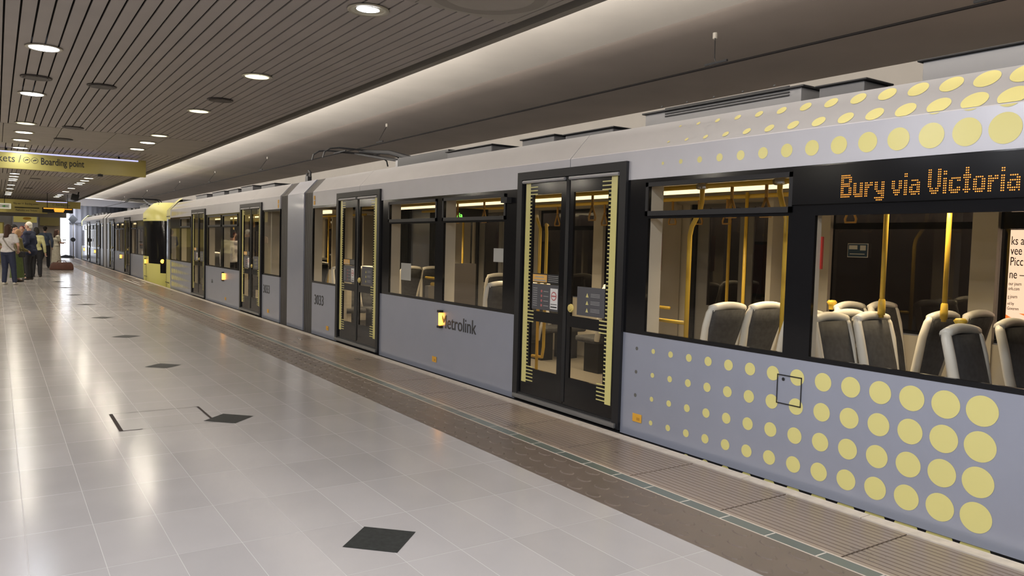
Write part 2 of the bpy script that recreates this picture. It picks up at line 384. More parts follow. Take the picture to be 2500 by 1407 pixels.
def side_panels(root, sx, h, full):
    """lower body panels, cantrail and roof chamfer on one side (sx) of one half (h)"""
    X = sx * HW; XI = sx * (HW - 0.04)
    dots = full and sx < 0
    segs = ((0.93, 2.12), (3.80, 7.30), (8.98, 12.25))
    for (a, c) in segs:
        b = MB(); b.box(XI, X, h * a, h * c, -0.02, 0.872, 0); b.box(XI, sx * (HW - 0.012), h * a, h * c, -0.55, -0.02, 1)
        if c < 3 or a > 8: pass
        if a > 8 and dots:
            for i in range(18):
                off = 9.16 + 0.2 * i
                r = 0.021 + 0.2 * (i - 1) * 0.0255 if i else 0.016
                if off + r > 12.24: continue
                for j in range(4):
                    if i == 0 and j == 3: continue
                    b.disc((X - 0.0015, h * off, 0.748 - 0.2025 * j), (0, 1, 0), (0, 0, 1), r, 32, 2 if i else 3)
                if i > 2: b.disc((sx * (HW - 0.012) - 0.0015, h * off, -0.062), (0, 1, 0), (0, 0, 1), r, 28, 2)
        o = b.build('body_panel', [M_silver, M_blackm, M_yel, P('grey_dot', (0.12, 0.12, 0.11), 0.4) if dots and a > 8 else M_dark], root)
        o['label'] = 'silver lower side panel' + (' with rows of growing pale yellow dots' if dots and a > 8 else '')
    # cantrail + chamfer as one strip
    b = MB(); y0, y1 = h * 0.93, h * 12.25
    seam = [0.93, 3.0, 8.15, 12.25]
    for i in range(3):
        g = 0.005
        ya, yb = h * (seam[i] + (g if i else 0)), h * (seam[i + 1] - (g if i < 2 else 0))
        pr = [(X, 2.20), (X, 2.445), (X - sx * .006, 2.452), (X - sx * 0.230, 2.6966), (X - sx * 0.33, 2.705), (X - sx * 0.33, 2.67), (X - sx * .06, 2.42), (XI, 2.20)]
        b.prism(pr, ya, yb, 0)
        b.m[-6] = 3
    
    if dots:
        for i in range(18):
            off = 9.20 + 0.2 * i; r = 0.008 + 0.2 * i * 0.028
            if off + r > 12.24 or i < 1: continue
            b.disc((X - .0015, h * (off - .01 + .0), 2.316), (0, 1, 0), (0, 0, 1), r, 32, 2)
            d = Vector((.675, 0, .737)); n = Vector((-.737, 0, .675)) * 0.002
            for t in (0.058, 0.25):
                rr = r * 0.9
                c = Vector((X + 0.004, h * off, 2.452)) + d * t + n
                up, lo = [], []
                for q in range(48):
                    a1 = 2 * PI * q / 48; tt = t + rr * math.sin(a1); yq = h * off + rr * math.cos(a1)
                    if tt >= 0: p = Vector((X + .006, 0, 2.452)) + d * tt + n; up.append((p.x, yq, p.z))
                    else: lo.append((X - .0018, yq, 2.449 + tt))
                b.face(up, 2)
                if len(lo) > 2: b.face(lo, 2)
    o = b.build('roof_side_panel', [M_roofp, M_dark, M_yel, M_roofp_shade], root)

def make_window(root, sx, h, kind, a, c, hopper, full):
    X = sx * HW
    F = MB(); y0, y1 = h * a, h * c
    lo, hi = 0.905, 2.13
    def fbox(ya, yb, z0, z1, t=0.028): F.box(sx * (HW - t), sx * (HW + 0.001), ya, yb, z0, z1, 0)
    gy = (a, c)
    if kind == 'S': z1 = 2.16
    elif kind == 'C': z1 = 1.86
    else: z1 = 1.862
    # border of the black frame reaches half way to the neighbour
    L = {('S', .95): (.93, 2.12), ('A', 4.09): (3.80, 5.555), ('A', 5.66): (5.555, 7.30), ('B', 9.24): (8.98, 10.735), ('C', 10.84): (10.735, 12.25)}[(kind, a)]
    fbox(h * L[0], h * a, .872, 2.20); fbox(h * c, h * L[1], .872, 2.20)
    fbox(h * a, h * c, .872, lo)
    if kind == 'S': fbox(h * a, h * c, z1, 2.20)
    elif kind == 'C': fbox(h * a, h * c, z1, 2.20)
    else:
        fbox(h * a, h * c, z1, 1.925); fbox(h * a, h * c, hi, 2.20)
        for q in ((a - .03, c + .03, 1.885, 1.925), (a - .03, c + .03, hi, hi + .035)):
            F.box(sx * HW, sx * (HW + 0.012), h * q[0], h * q[1], q[2], q[3], 1)
        for q in ((a - .03, a), (c, c + .03)):
            F.box(sx * HW, sx * (HW + 0.012), h * q[0], h * q[1], 1.885, hi + .035, 1)
    w = F.build('window', [M_black, M_blackm], root)
    g = MB(); gm = M_glass if sx < 0 else M_glassd
    xg = sx * (HW - 0.008)
    g.face([(xg, y0, lo), (xg, y1, lo), (xg, y1, z1), (xg, y0, z1)])
    g.build('window_pane', gm, w)
    if hopper:
        g = MB(); g.face([(xg, y0, 1.925), (xg, y1, 1.925), (xg, y1, hi), (xg, y0, hi)]); g.build('hopper_pane', gm, w)
    # cream reveal posts inside
    if sx < 0 and full:
        for (p, q) in ((L[0], a), (c, L[1])):
            t = MB(); t.box(sx * (HW - 0.03), sx * (HW - (0.075 if (kind == 'C' and h < 0) else 0.17)), h * p, h * q, 0.0, 2.2); t.build('pillar_lining', M_cream, w)
    else:
        for (p, q) in ((L[0], a), (c, L[1])):
            t = MB(); t.box(sx * (HW - 0.03), sx * (HW - 0.08), h * p, h * q, 0.0, 2.2); t.build('pillar_lining', M_cream, w)
    t = MB(); t.box(sx * (HW - 0.045), sx * (HW - 0.06), h * L[0], h * L[1], 0.0, 0.86); t.build('wall_lining', M_cream, w)
    return w

def door_proto(sx, full):
    """door with its near edge at y=0 and 1.68 m long"""
    d = MB(); X = sx * HW; xo = sx * (HW + 0.03); xi = sx * (HW - .05)
    d.box(xi, xo, 0, .085, 0, 2.365, 0); d.box(xi, xo, 1.595, 1.68, 0, 2.365, 0); d.box(xi, xo, .085, 1.595, 2.285, 2.365, 0)
    d.box(xi, sx * (HW + .02), .0, 1.68, .02, .07, 0); d.box(xi, sx * (HW - .0), .0, 1.68, -.55, -.02, 0)
    D = d.build('door', [M_blackm], None)
    s = MB(); s.box(sx * (HW - .02), sx * (HW + .05), .03, 1.65, .012, .052); s.build('door_sill', P('sill_aluminium', (.28, .28, .28), .4, .7) if not bpy.data.materials.get('sill_aluminium') else bpy.data.materials['sill_aluminium'], D)
    for (a, c) in ((.10, .80), (.88, 1.58)):
        r = MB(); r.tube([(sx * (HW + .022), a, 2.262), (sx * (HW + .022), c, 2.262)], .018, 8); r.build('door_header_bar', M_hbar, D)
    # leaves: (u0,u1, upper pane, lower pane)
    m = M_black if sx < 0 else P('door_inner', (.22, .21, .20), .4) if not bpy.data.materials.get('door_inner') else bpy.data.materials['door_inner']
    for i, (u0, u1, p0, p1) in enumerate(((.085, .835, .255, .755), (.845, 1.595, .95, 1.42))):
        l = MB(); x0 = sx * (HW - .02); x1 = sx * (HW + .004)
        l.box(x0, x1, u0, p0, .07, 2.285); l.box(x0, x1, p1, u1, .07, 2.285)
        for z0, z1 in ((.07, .345), (.84, .945), (2.13, 2.285)): l.box(x0, x1, p0, p1, z0, z1)
        l.build('door_leaf', m, D)
        g = MB(); xg = sx * (HW - .006)
        for z0, z1 in ((.345, .84), (.945, 2.13)): g.face([(xg, p0, z0), (xg, p1, z0), (xg, p1, z1), (xg, p0, z1)])
        g.build('door_glass', M_glass if sx < 0 else M_glassd, D)
    t = MB(); t.box(sx * (HW + .002), sx * (HW + .010), .815, .865, .10, 2.27); t.build('door_centre_seal', M_dark, D)
    if sx < 0:
        for k, (s0, s1, dr) in enumerate(((.135, .215, 1), (1.47, 1.548, -1))):
            y = MB(); xs = X - .006
            y.box(X - .004, xs, s0, s1, .19, 2.25)
            n = 56
            for j in range(n):
                z = .21 + j * .0362
                ln = .030
                if z > 2.10: ln = .125
                elif .82 < z < .97: ln = .11
                elif z < .36: ln = .12
                a = s1 if dr > 0 else s0
                y.box(X - .0045, xs, a, a + dr * ln, z, z + .011)
            y.build('yellow_edge_strip', M_yel, D)
        for k in range(1):
            q = MB(); q.ring((X - .005, .745, 1.02), [(0.0001, -.022), (.022, -.022), (.024, -.014), (.038, -.012), (.042, 0)], 24, 0, 'x'); q.build('push_button', P('button_yellow', (.62, .50, .16), .3) if not bpy.data.materials.get('button_yellow') else bpy.data.materials['button_yellow'], D)
        if full:
            q = MB(); x5 = X + .002
            q.box(x5, x5 - .004, .955, 1.40, .965, 1.225, 0); q.box(x5, x5 - .004, .955, 1.40, 1.235, 1.33, 1)
            q.box(x5 - .004, x5 - .006, 1.15, 1.39, 1.245, 1.32, 2)
            q.box(x5 - .004, x5 - .006, .965, 1.085, .985, 1.19, 3); q.disc((x5 - .007, 1.025, 1.115), (0, 1, 0), (0, 0, 1), .045, 20, 4); q.disc((x5 - .008, 1.025, 1.115), (0, 1, 0), (0, 0, 1), .034, 20, 3)
            for j in range(4): q.disc((x5 - .0045, 1.235, 1.01 + .048 * j), (0, 1, 0), (0, 0, 1), .014, 12, 4)
            for j in range(9): q.box(x5 - .004, x5 - .005, 1.31, 1.38, 1.0 + j * .022, 1.006 + j * .022, 5)
            for j in range(4):
                q.box(x5 - .004, x5 - .005, .965, 1.13, 1.255 + j * .018, 1.260 + j * .018, 5); q.box(x5 - .004, x5 - .005, 1.12, 1.20, 1.006 + .048 * j, 1.012 + .048 * j, 5)
            q.box(x5 - .006, x5 - .007, 1.17, 1.37, 1.255, 1.268, 5); q.box(x5 - .006, x5 - .007, 1.20, 1.35, 1.29, 1.30, 5); q.box(x5 - .004, x5 - .007, .975, 1.075, 1.0, 1.012, 1); q.box(x5 - .004, x5 - .007, .975, 1.075, 1.03, 1.036, 1)
            q.box(x5 - .008, x5 - .009, .985, 1.065, 1.108, 1.122, 4)
            q.build('notice_sticker', [M_stk, M_dark, M_orangl, M_white, M_redc, M_stkt], D)
            q = MB(); q.box(x5, x5 - .004, .262, .66, .965, 1.235, 0)
            for j in range(3):
                z = 1.0 + j * .07; q.face([(x5 - .005, .53, z), (x5 - .005, .49, z), (x5 - .005, .51, z + .04)], 1)
                for jj in range(3): q.box(x5 - .004, x5 - .005, .33, .46, z + .006 + jj * .013, z + .010 + jj * .013, 2)
            q.build('notice_sticker', [M_stk, M_yel, M_stkt], D)
    return D
M_hbar = P('header_bar', (.42, .42, .44), .3, .4); M_unit = P('unit_grey', (.07, .07, .075), .5); M_unit2 = P('unit_pale_grey', (.15, .15, .155), .5)
M_stk = P('sticker_grey', (0.075, 0.075, 0.085), .4); M_orangl = P('sticker_amber', (0.75, .42, .10), .5); M_redc = P('sticker_red', (.45, .12, .12), .5); M_stkt = P('sticker_print', (.35, .35, .34), .5)

def seat_proto():
    """seat facing +y, centre of back at origin, width .44"""
    w = .215
    # side profile of the back: (y, z, thickness)
    prof = [(.06, .44), (.02, .62), (-.02, .80), (-.055, .98), (-.085, 1.09), (-.10, 1.13)]
    s = MB()
    for sd in (-1, 1):
        pts = [(sd * (w - .012) * f, y, z) for (y, z), f in zip(prof, (.82, .84, .95, 1.0, .98, .90))]
        s.tube(pts, [.036, .034, .033, .032, .031, .028], 10)
    top = []
    for i in range(9):
        t = -1 + i / 4.0; top.append((t * w * .93, -.098 - .012 * (1 - t * t), 1.125 + .028 * (1 - t * t)))
    s.tube(top, .034, 10)
    shell = s.build('seat', M_seatw, None, smooth=True)
    p = MB(); n0 = 0; rows = 7
    import itertools
    for side, off in ((0, -.028), (1, .022)):
        for i in range(rows):
            f = i / (rows - 1); z = .44 + .68 * f
            yy = .06 - .16 * f ** 1.2 + off; ww = w * (.78 + .16 * min(1, f * 1.5))
            for j in range(7):
                t = -1 + j / 3.0; p.v.append((t * ww, yy + (.018 * (1 - t * t) if side else -.020 * (1 - t * t)), z))
    def idx(sd, i, j): return sd * rows * 7 + i * 7 + j
    for sd in (0, 1):
        for i in range(rows - 1):
            for j in range(6): p.f.append([idx(sd, i, j), idx(sd, i, j + 1), idx(sd, i + 1, j + 1), idx(sd, i + 1, j)]); p.m.append(0)
    for i in range(rows - 1):
        for j in (0, 6): p.f.append([idx(0, i, j), idx(1, i, j), idx(1, i + 1, j), idx(0, i + 1, j)]); p.m.append(0)
    for j in range(6):
        for i in (0, rows - 1): p.f.append([idx(0, i, j), idx(0, i, j + 1), idx(1, i, j + 1), idx(1, i, j)]); p.m.append(0)
    p.build('seat_back', M_seatd, shell, smooth=True)
    c = MB(); c.box(-w * .95, w * .95, .05, .46, .40, .48); bevel(c.build('seat_cushion', M_seatd, shell), .03, 3)
    c = MB(); c.box(-.10, .10, .10, .38, .0, .40); c.build('seat_pedestal', M_dark, shell)
    return shell

def cab(root, h, full):
    """tapered cab: stations along the nose by levels of height"""
    lv = [(-.50, .0), (-.30, .05), (.30, .10), (.62, .08), (.872, .0), (1.5, -.10), (2.16, -.24), (2.45, -.42), (2.72, -.75), (2.84, -1.0)]
    base = 12.25
    st = [(0.0, 1.0), (.55, .995), (.95, .965), (1.45, .90), (1.95, .80), (2.25, .66), (2.40, .45), (2.46, .0)]
    topw = {2.45: 1.0, 2.72: .83, 2.84: .72}
    V = []; F = []; MI = []
    for li, (z, sh) in enumerate(lv):
        tw = topw.get(z, 1.0)
        for si, (o, w) in enumerate(st):
            oo = o if o < .6 else .55 + (o - .55) * (2.46 - .55 + sh) / (2.46 - .55)
            V.append((w * HW * tw * (1.0 if z > -.2 else .97), h * (base + oo), z))
    ns = len(st)
    lower, mid, upper = [], [], []
    for li in range(len(lv) - 1):
        for si in range(ns - 1):
            z = lv[li][0]
            q = [li * ns + si, li * ns + si + 1, (li + 1) * ns + si + 1, (li + 1) * ns + si]
            if z >= 2.16: upper.append(q)
            elif z >= .872: mid.append(q)
            elif z >= .62 and si >= 2: mid.append(q)
            elif z >= .30 and si >= 4: mid.append(q)
            else: lower.append(q)
    def mk(name, qs, mat, lab=None):
        b = MB(); b.v = list(V); nv = len(V)
        b.v += [(-x, y, z) for x, y, z in V]
        for q in qs: b.f.append(q); b.m.append(0); b.f.append([nv + i for i in reversed(q)]); b.m.append(0)
        me_o = b.build(name, mat, root)
        bm = bmesh.new(); bm.from_mesh(me_o.data); bmesh.ops.delete(bm, geom=[v for v in bm.verts if not v.link_faces], context='VERTS'); bmesh.ops.remove_doubles(bm, verts=bm.verts, dist=.0005); bmesh.ops.recalc_face_normals(bm, faces=bm.faces); bm.to_mesh(me_o.data); bm.free()
        smooth_angle(me_o)
        if lab: me_o['label'] = lab
        return me_o
    a = mk('cab_skirt', lower, M_yeld, 'pale yellow lower front of the cab'); c = mk('cab_glazing', mid, M_black, 'black wraparound windscreen and side glass'); d = mk('cab_roof', upper, M_yeld, 'pale yellow sloping cab roof')
    # top plate
    t = MB(); t.box(-.95, .95, h * 12.25, h * 13.2, 2.70, 2.80); t.build('cab_top_plate', M_roofflat, root)
    for s in (-1, 1):
        r = MB(); r.disc((0, 0, 0), (1, 0, 0), (0, 0, 1), .01); 
        l = MB(); l.ring((s * .98, h * 14.36, .72), [(.0001, -.03), (.05, -.03), (.07, 0), (.075, .06)], 16, 0, 'y'); l.build('headlight', M_amber if s < 0 else M_white, root)
    l = MB(); l.box(-1.325, -1.315, h * 12.35, h * 12.9, 2.24, 2.262); l.box(-1.325, -1.315, h * 12.5, h * 13.1, .12, .14); l.box(-1.322, -1.316, h * 12.93, h * 12.94, -.1, .86); l.build('panel_seam', M_dark, root)

def build_tram(name, yc, label, full, number, indicators):
    root = empty(name, (5.90, yc, 0)); tag(root, label, 'tram')
    protos = {}
    for sx in (-1, 1):
        protos[sx] = door_proto(sx, full)
    first = {-1: True, 1: True}
    for h in (-1, 1):
        for sx in (-1, 1):
            side_panels(root, sx, h, full)
            for (k, a, c, hp) in WINS: make_window(root, sx, h, k, a, c, hp, full)
            for (a, c) in DOORS:
                y0 = a if h > 0 else -c
                d = protos[sx] if first[sx] else copy_tree(protos[sx])
                first[sx] = False
                d.parent = root; d.location = (0, y0, 0)
        # roof, floor and ceiling of the half
        t = MB(); t.box(-1.0, 1.0, h * .93, h * 12.25, 2.66, 2.70); t.build('roof', M_roofflat, root)
        t = MB(); t.box(-1.28, 1.28, h * .6, h * 12.4, -.55, .015); t.build('tram_floor', M_intfl, root)
        t = MB(); t.box(-1.27, 1.27, h * .93, h * 12.3, 2.235, 2.26); t.box(-1.26, -1.14, h * .93, h * 12.3, 2.17, 2.235); t.box(1.14, 1.26, h * .93, h * 12.3, 2.17, 2.235); t.build('interior_ceiling', M_int, root)
        for xx in (-.20,):
            t = MB(); t.box(xx - .03, xx + .03, h * 1.2, h * 12.0, 2.166, 2.234); t.build('light_strip', M_tube, root)
        t = MB(); t.box(-1.27, 1.27, h * 12.24, h * 12.28, 0, 2.25); t.build('cab_bulkhead', P('bulkhead', (.10, .09, .08), .5) if not bpy.data.materials.get('bulkhead') else bpy.data.materials['bulkhead'], root)
        for yy in ((2.5, 6.2, 10.0) if full else (4, 9.5)):
            
            area('tram_light', (5.70, yc + h * yy, 2.160), .05, 2.6, 46, (1.0, .78, .48), spread=math.radians(125))
        cab(root, h, full)
        # bellows
        bl = MB(); n = 9; y0, y1 = .46, .93
        for i in range(n):
            a = y0 + (y1 - y0) * i / n; c = y0 + (y1 - y0) * (i + .62) / n; m2 = y0 + (y1 - y0) * (i + 1) / n
            for (p, q, ins, mi_) in ((a, c, .0, 0), (c, m2, .045, 1)):
                w = HW - .02 - ins
                pr = [(-w, -.4), (-w, 2.44), (-w + .24, 2.70 - ins), (w - .24, 2.70 - ins), (w, 2.44), (w, -.4), (w - .06, -.4), (w - .06, 2.40), (w - .28, 2.62), (-w + .28, 2.62), (-w + .06, 2.40), (-w + .06, -.4)]
                bl.prism(pr, h * p, h * q, mi_)
        o = bl.build('gangway_bellows', [M_rubber, M_dark], root); o['label'] = 'dark ribbed rubber bellows between tram sections'
        # rooftop gear
        for (a, c, w, hh, kind) in ((8.75, 10.4, .42, .065, 1), (10.55, 10.9, .30, .035, 0), (11.3, 12.3, .75, .085, 2), (6.75, 7.35, .30, .025, 0), (7.55, 8.3, .3, .0, 0), (5.0, 6.1, .5, .04, 0)) if (h < 0) else ((2.6, 3.6, .5, .03, 0), (4.3, 5.3, .5, .07, 0), (5.6, 6.5, .45, .05, 0), (7.0, 8.3, .5, .06, 0), (9.0, 10.4, .5, .06, 0)):
            g = MB(); g.box(-.93, -.93 + w, h * a, h * c, 2.695, 2.77 + hh, 0); g.box(-.95, -.91 + w, h * (a - .03), h * (c + .03), 2.77 + hh, 2.785 + hh, 1)
            if kind == 1:
                for j in range(4): g.box(-.937, -.93, h * (a + .25), h * (c - .1), 2.785 + j * .022, 2.797 + j * .022, 1)
                for j in range(5): g.box(-.936, -.93, h * (a + .2 + j * .3), h * (a + .22 + j * .3), 2.875, 2.89, 1)
            bevel(g.build('roof_unit', [M_unit2 if kind else M_unit, M_dark], root), .008, 2)
    # short middle section
    t = MB()
    for sx in (-1, 1):
        pr = [(sx * HW, -.02), (sx * HW, 2.445), (sx * (HW - .23), 2.70), (sx * (HW - .33), 2.705), (sx * (HW - .33), 2.62), (sx * (HW - .06), 2.40), (sx * (HW - .06), -.02)]
        t.prism(pr, -.455, .455)
    t.box(-1, 1, -.455, .455, 2.66, 2.70); o = t.build('middle_section', M_silver if full else M_roofp, root); o['label'] = 'narrow plain silver middle section'
    # middle section skirt
    t = MB()
    t.box(-1.30, -1.2, -.455, .455, -.55, -.02); t.box(1.2, 1.3, -.455, .455, -.55, -.02); t.build('skirt', M_blackm, root)
    # bogies
    for yy in (-9.6, 0.0, 9.6):
        for s in (-1, 1):
            for dy in (-.9, .9):
                w = MB(); w.ring((s * .72, yy + dy, -.52), [(.0001, -.06), (.30, -.06), (.33, 0), (.30, .06), (.0001, .06)], 24, 0, 'x'); w.build('wheel', M_steel, root)
    # pantograph
    pg = MB()
    if full:
        pg.box(-.75, -.40, -4.7, -3.1, 2.69, 2.90, 0); pg.box(-.35, .35, -4.4, -3.0, 2.69, 2.86, 0); pg.box(-.55, -.2, -2.9, -2.6, 2.69, 2.92, 1)
        pan = pg.build('pantograph_base', [M_dark, M_unit2], root)
        a = MB()
        a.tube([(0, -3.0, 2.90), (0, -2.3, 2.99), (.0, -1.2, 3.22), (0, .2, 3.36)], [.05, .045, .04, .03], 8)
        a.tube([(-.25, -2.8, 2.88), (-.2, -1.5, 3.06), (-.06, .3, 3.32)], .018, 8); a.tube([(.25, -2.8, 2.88), (.2, -1.5, 3.06), (.06, .3, 3.32)], .018, 8)
        a.build('pantograph_arm', M_dark, root)
        a = MB()
        for yy in (.05, .65):
            a.tube([(-.80, yy, 3.16), (-.77, yy, 3.27), (-.66, yy, 3.345), (-.5, yy, 3.37), (.5, yy, 3.37), (.66, yy, 3.345), (.77, yy, 3.27), (.80, yy, 3.16)], .016, 8)
            a.box(-.5, .5, yy - .025, yy + .025, 3.365, 3.385)
        a.tube([(-.35, .05, 3.33), (-.35, .65, 3.33)], .014, 8); a.tube([(.35, .05, 3.33), (.35, .65, 3.33)], .014, 8); a.tube([(-.35, .35, 3.33), (.35, .35, 3.33)], .018, 8)
        a.build('pantograph_head', M_dark, root)
        a = MB(); a.box(-.74, -.66, 1.05, 1.20, 2.69, 2.88); a.tube([(-.7, 1.02, 2.86), (-.7, 1.02, 2.95), (-.7, 1.10, 2.99)], .025, 8); a.tube([(-.7, 1.20, 2.86), (-.7, 1.20, 2.95)], .03, 8); a.build('roof_insulator', M_dark, root)
    else:
        pg.box(-.5, .4, -7.9, -6.5, 2.69, 2.88, 0); pg.build('pantograph_base', [M_dark], root)
        a = MB(); a.tube([(0, -7.0, 2.9), (0, -4.5, 3.16), (0, -3.4, 3.34)], .045, 8); a.build('pantograph_arm', M_dark, root)
        a = MB()
        for yy in (-3.6, -3.0): a.tube([(-.80, yy, 3.16), (-.66, yy, 3.345), (-.5, yy, 3.37), (.5, yy, 3.37), (.66, yy, 3.345), (.80, yy, 3.16)], .02, 8)
        a.build('pantograph_head', M_dark, root)
    # indicator lamps
    for (yy) in indicators:
        l = MB(); l.tube([(-1.34, yy, .60), (-1.34, yy, .75)], .022, 12); lo = l.build('indicator_lamp', M_amber, root, smooth=True); lo['label'] = 'lit amber indicator lamp'
        l = MB(); l.box(-1.37, -1.32, yy - .035, yy + .035, .757, .785); l.box(-1.37, -1.32, yy - .035, yy + .035, .565, .593); l.build('lamp_bracket', M_dark, lo)
    LX = (0, -1, 0); LY = (0, 0, 1); XS = -HW - .003
    for yy in (-1.06, 2.02) if full else ():
        text('3033', .245, (XS, yy, .505), LX, LY, M_text, 'fleet_number', root, sx=.96)
    if full:
        text('Metrolink', .235, (XS, -5.63, .570), LX, LY, M_text, 'lettering', root, sx=.92)
        text('i A', .13, (XS, 6.62, .46), LX, LY, M_text, 'lettering', root, bold=.004)
        for yy in (-5.55, -1.77, -9.25, 1.6, 5.1):
            t = MB(); t.box(XS, XS - .003, yy + .0, yy + .11, .115, .185, 0); t.box(XS - .003, XS - .0035, yy + .02, yy + .06, .13, .155, 1); t.build('orange_sticker', [M_orange, P('sticker_line', (.5, .25, .03)) if not bpy.data.materials.get('sticker_line') else bpy.data.materials['sticker_line']], root)
        for yy in (-1.05, 1.0):
            t = MB()
            for j in range(2): t.box(XS, XS - .002, yy, yy + .07, 2.22 + j * .085, 2.29 + j * .085, 0)
            t.build('warning_sticker', [M_orange], root)
        # destination display
        t = MB(); t.box(-HW - .012, -HW, -12.2, -10.66, 1.935, 2.19); dd = t.build('destination_display', P('display_glass', (.006, .006, .007), .18, spec=.2), root)
        led_text('Bury via Victoria', -HW - .0145, -11.033, 2.112, .01105, .0136, .0041, M_led, 'led_text', dd)
        # hatch on the panel
        t = MB(); fr = ((-10.80, -10.60, .745, .752), (-10.80, -10.60, .545, .552), (-10.80, -10.794, .545, .752), (-10.606, -10.60, .545, .752))
        for q in fr: t.box(XS, XS - .003, *q)
        t.disc((XS - .001, -10.65, .72), (0, 1, 0), (0, 0, 1), .012, 14); t.build('inspection_hatch', M_dark, root)
        # side camera
        t = MB(); t.box(-HW - .06, -HW, -7.15, -7.03, 2.06, 2.12); t.build('side_camera', M_dark, root)
    else:
        text(number, .16, (XS - .02, -12.08, .93), LX, LY, M_white, 'fleet_number', root)
    return root
tramA = build_tram('tram', 14.03, 'nearest silver tram with pale yellow dots and an orange destination display', True, '3033', (-5.66, 5.34))
tramB = build_tram('tram', 43.95, 'far silver tram with pale yellow cab coupled ahead of the dotted tram', False, '016', (-12.86, -6.02, 4.66, 11.0))
# ---- interior of the near tram
ts = seat_proto(); ts.parent = tramA
XC = 5.90
def local(x, y, z=0.0): return (x - XC, y - 14.03, z)
seats = [(5.07, 4.42, 0), (5.51, 4.37, 0), (5.02, 3.24, PI), (5.44, 3.17, PI), (6.40, 3.96, PI), (6.82, 3.90, PI), (5.08, 2.35, PI),
         (6.22, 3.24, 0), (6.66, 3.18, 0), (5.06, 3.66, 0), (5.48, 3.60, 0), (6.0, 2.45, PI),
         (5.0, 7.75, 0), (5.44, 7.70, 0), (6.40, 7.3, 0), (6.84, 7.3, 0), (5.0, 12.6, PI), (5.44, 12.6, PI), (6.4, 9.0, PI), (6.84, 9.0, PI),
         (6.40, 10.0, 0), (6.84, 10.0, 0), (5.0, 15.3, 0), (5.44, 15.3, 0), (6.4, 13.0, 0), (6.84, 13.0, 0), (6.4, 19.0, 0), (6.84, 19.0, 0), (5.0, 18.4, 0), (5.44, 18.4, 0), (5.0, 24.2, 0), (5.44, 24.2, 0)]
for i, (x, y, rz) in enumerate(seats):
    s = ts if i == 0 else copy_tree(ts, tramA)
    s.location = local(x, y); s.rotation_euler = (0, 0, rz)
def pole(pts, r=.018, name='grab_pole'):
    b = MB(); b.tube([local(*p) for p in pts], r, 10); return b.build(name, M_rail, tramA, smooth=True)
for k, yy in enumerate((2.95, 4.0, 5.15, 6.6, 8.2, 9.6, 11.6, 12.6, 16.4, 18.2, 20.4, 21.6, 24)):
    pass
for (x, y, z0) in ((5.50, 3.23, 1.14), (5.90, 2.975, 1.12), (5.24, 9.35, .9), (5.24, 16.0, 0), (5.24, 18.0, 0), (5.3, 21.4, 0), (6.5, 11.2, 0), (6.45, 5.3, 0), (6.5, 8.4, 0), (6.5, 17.5, 0), (6.9, 6.9, 0)):
    pole([(x, y, z0), (x, y, 2.22)])
    c = MB(); c.ring(local(x, y, z0 + .02), [(.0001, 0), (.026, 0), (.028, .05), (.024, .11), (.019, .12)], 14); c.build('pole_socket', M_rail, tramA, smooth=True)
for (x, y, zt) in ((6.22, 4.12, 1.13), (5.42, 2.62, 1.13)):
    c = MB(); c.ring(local(x, y, zt), [(.0001, .065), (.030, .062), (.045, .045), (.030, .02), (.026, -.02)], 16); c.build('seat_grab_knob', M_rail, tramA, smooth=True)
for yy in (4.86, 4.03):
    b = MB(); p = local(5.3, yy, 2.183); b.tube([(p[0], p[1] - .055, p[2]), (p[0], p[1], p[2]), (p[0], p[1] + .055, p[2])], [.026, .034, .026], 12); b.build('pole_clamp', M_chrome, tramA, smooth=True)
# cranked poles by the door
pole([(5.3, 4.99, 0), (5.3, 4.99, 1.74), (5.3, 4.97, 1.82), (5.3, 4.88, 1.96), (5.3, 4.86, 2.04), (5.3, 4.86, 2.22)], .022)
pole([(5.3, 3.95, 0.5), (5.3, 3.95, 1.88), (5.3, 4.0, 2.0), (5.3, 4.03, 2.1), (5.3, 4.03, 2.22)], .022)
pole([(6.9, 5.9, 0), (6.9, 5.9, 2.2)])
pole([(5.02, 6.95, .1), (5.02, 6.95, 1.8), (5.05, 7.05, 1.9), (5.15, 7.2, 1.95)], .018)
pole([(5.10, 7.15, .35), (5.02, 6.85, .38), (5.00, 6.80, .5), (5.00, 6.8, 1.75), (5.1, 6.95, 1.85), (5.3, 7.2, 1.85)], .018)
pole([(5.3, 5.6, .93), (5.3, 5.0, .93)], .018, 'handrail'); pole([(6.0, 6.4, .98), (6.0, 5.9, .98)], .018, 'handrail')
for x in (5.3, 6.5):
    for (a, c) in ((3.2, 12.7), (15.3, 25.5)): pole([(x, a, 2.183), (x, c, 2.183)], .022, 'handrail')
for (y) in (4.16, 4.52, 5.6, 6.0, 6.4, 7.6, 8.6, 9.3, 17.4, 18.2, 19.4):
    for x in (5.3, 6.5):
        b = MB(); p = local(x, y); b.tube([(p[0], p[1], 2.17), (p[0], p[1] , 2.06)], .014, 8, 0)
        b.tube([(p[0], p[1], 2.06), (p[0], p[1] - .055, 1.93), (p[0], p[1] - .05, 1.90), (p[0], p[1] + .05, 1.90), (p[0], p[1] + .055, 1.93), (p[0], p[1], 2.06)], .011, 8, 0)
        b.build('hand_strap', P('strap_tan', (.45, .25, .06), .5) if not bpy.data.materials.get('strap_tan') else bpy.data.materials['strap_tan'], tramA, smooth=True)
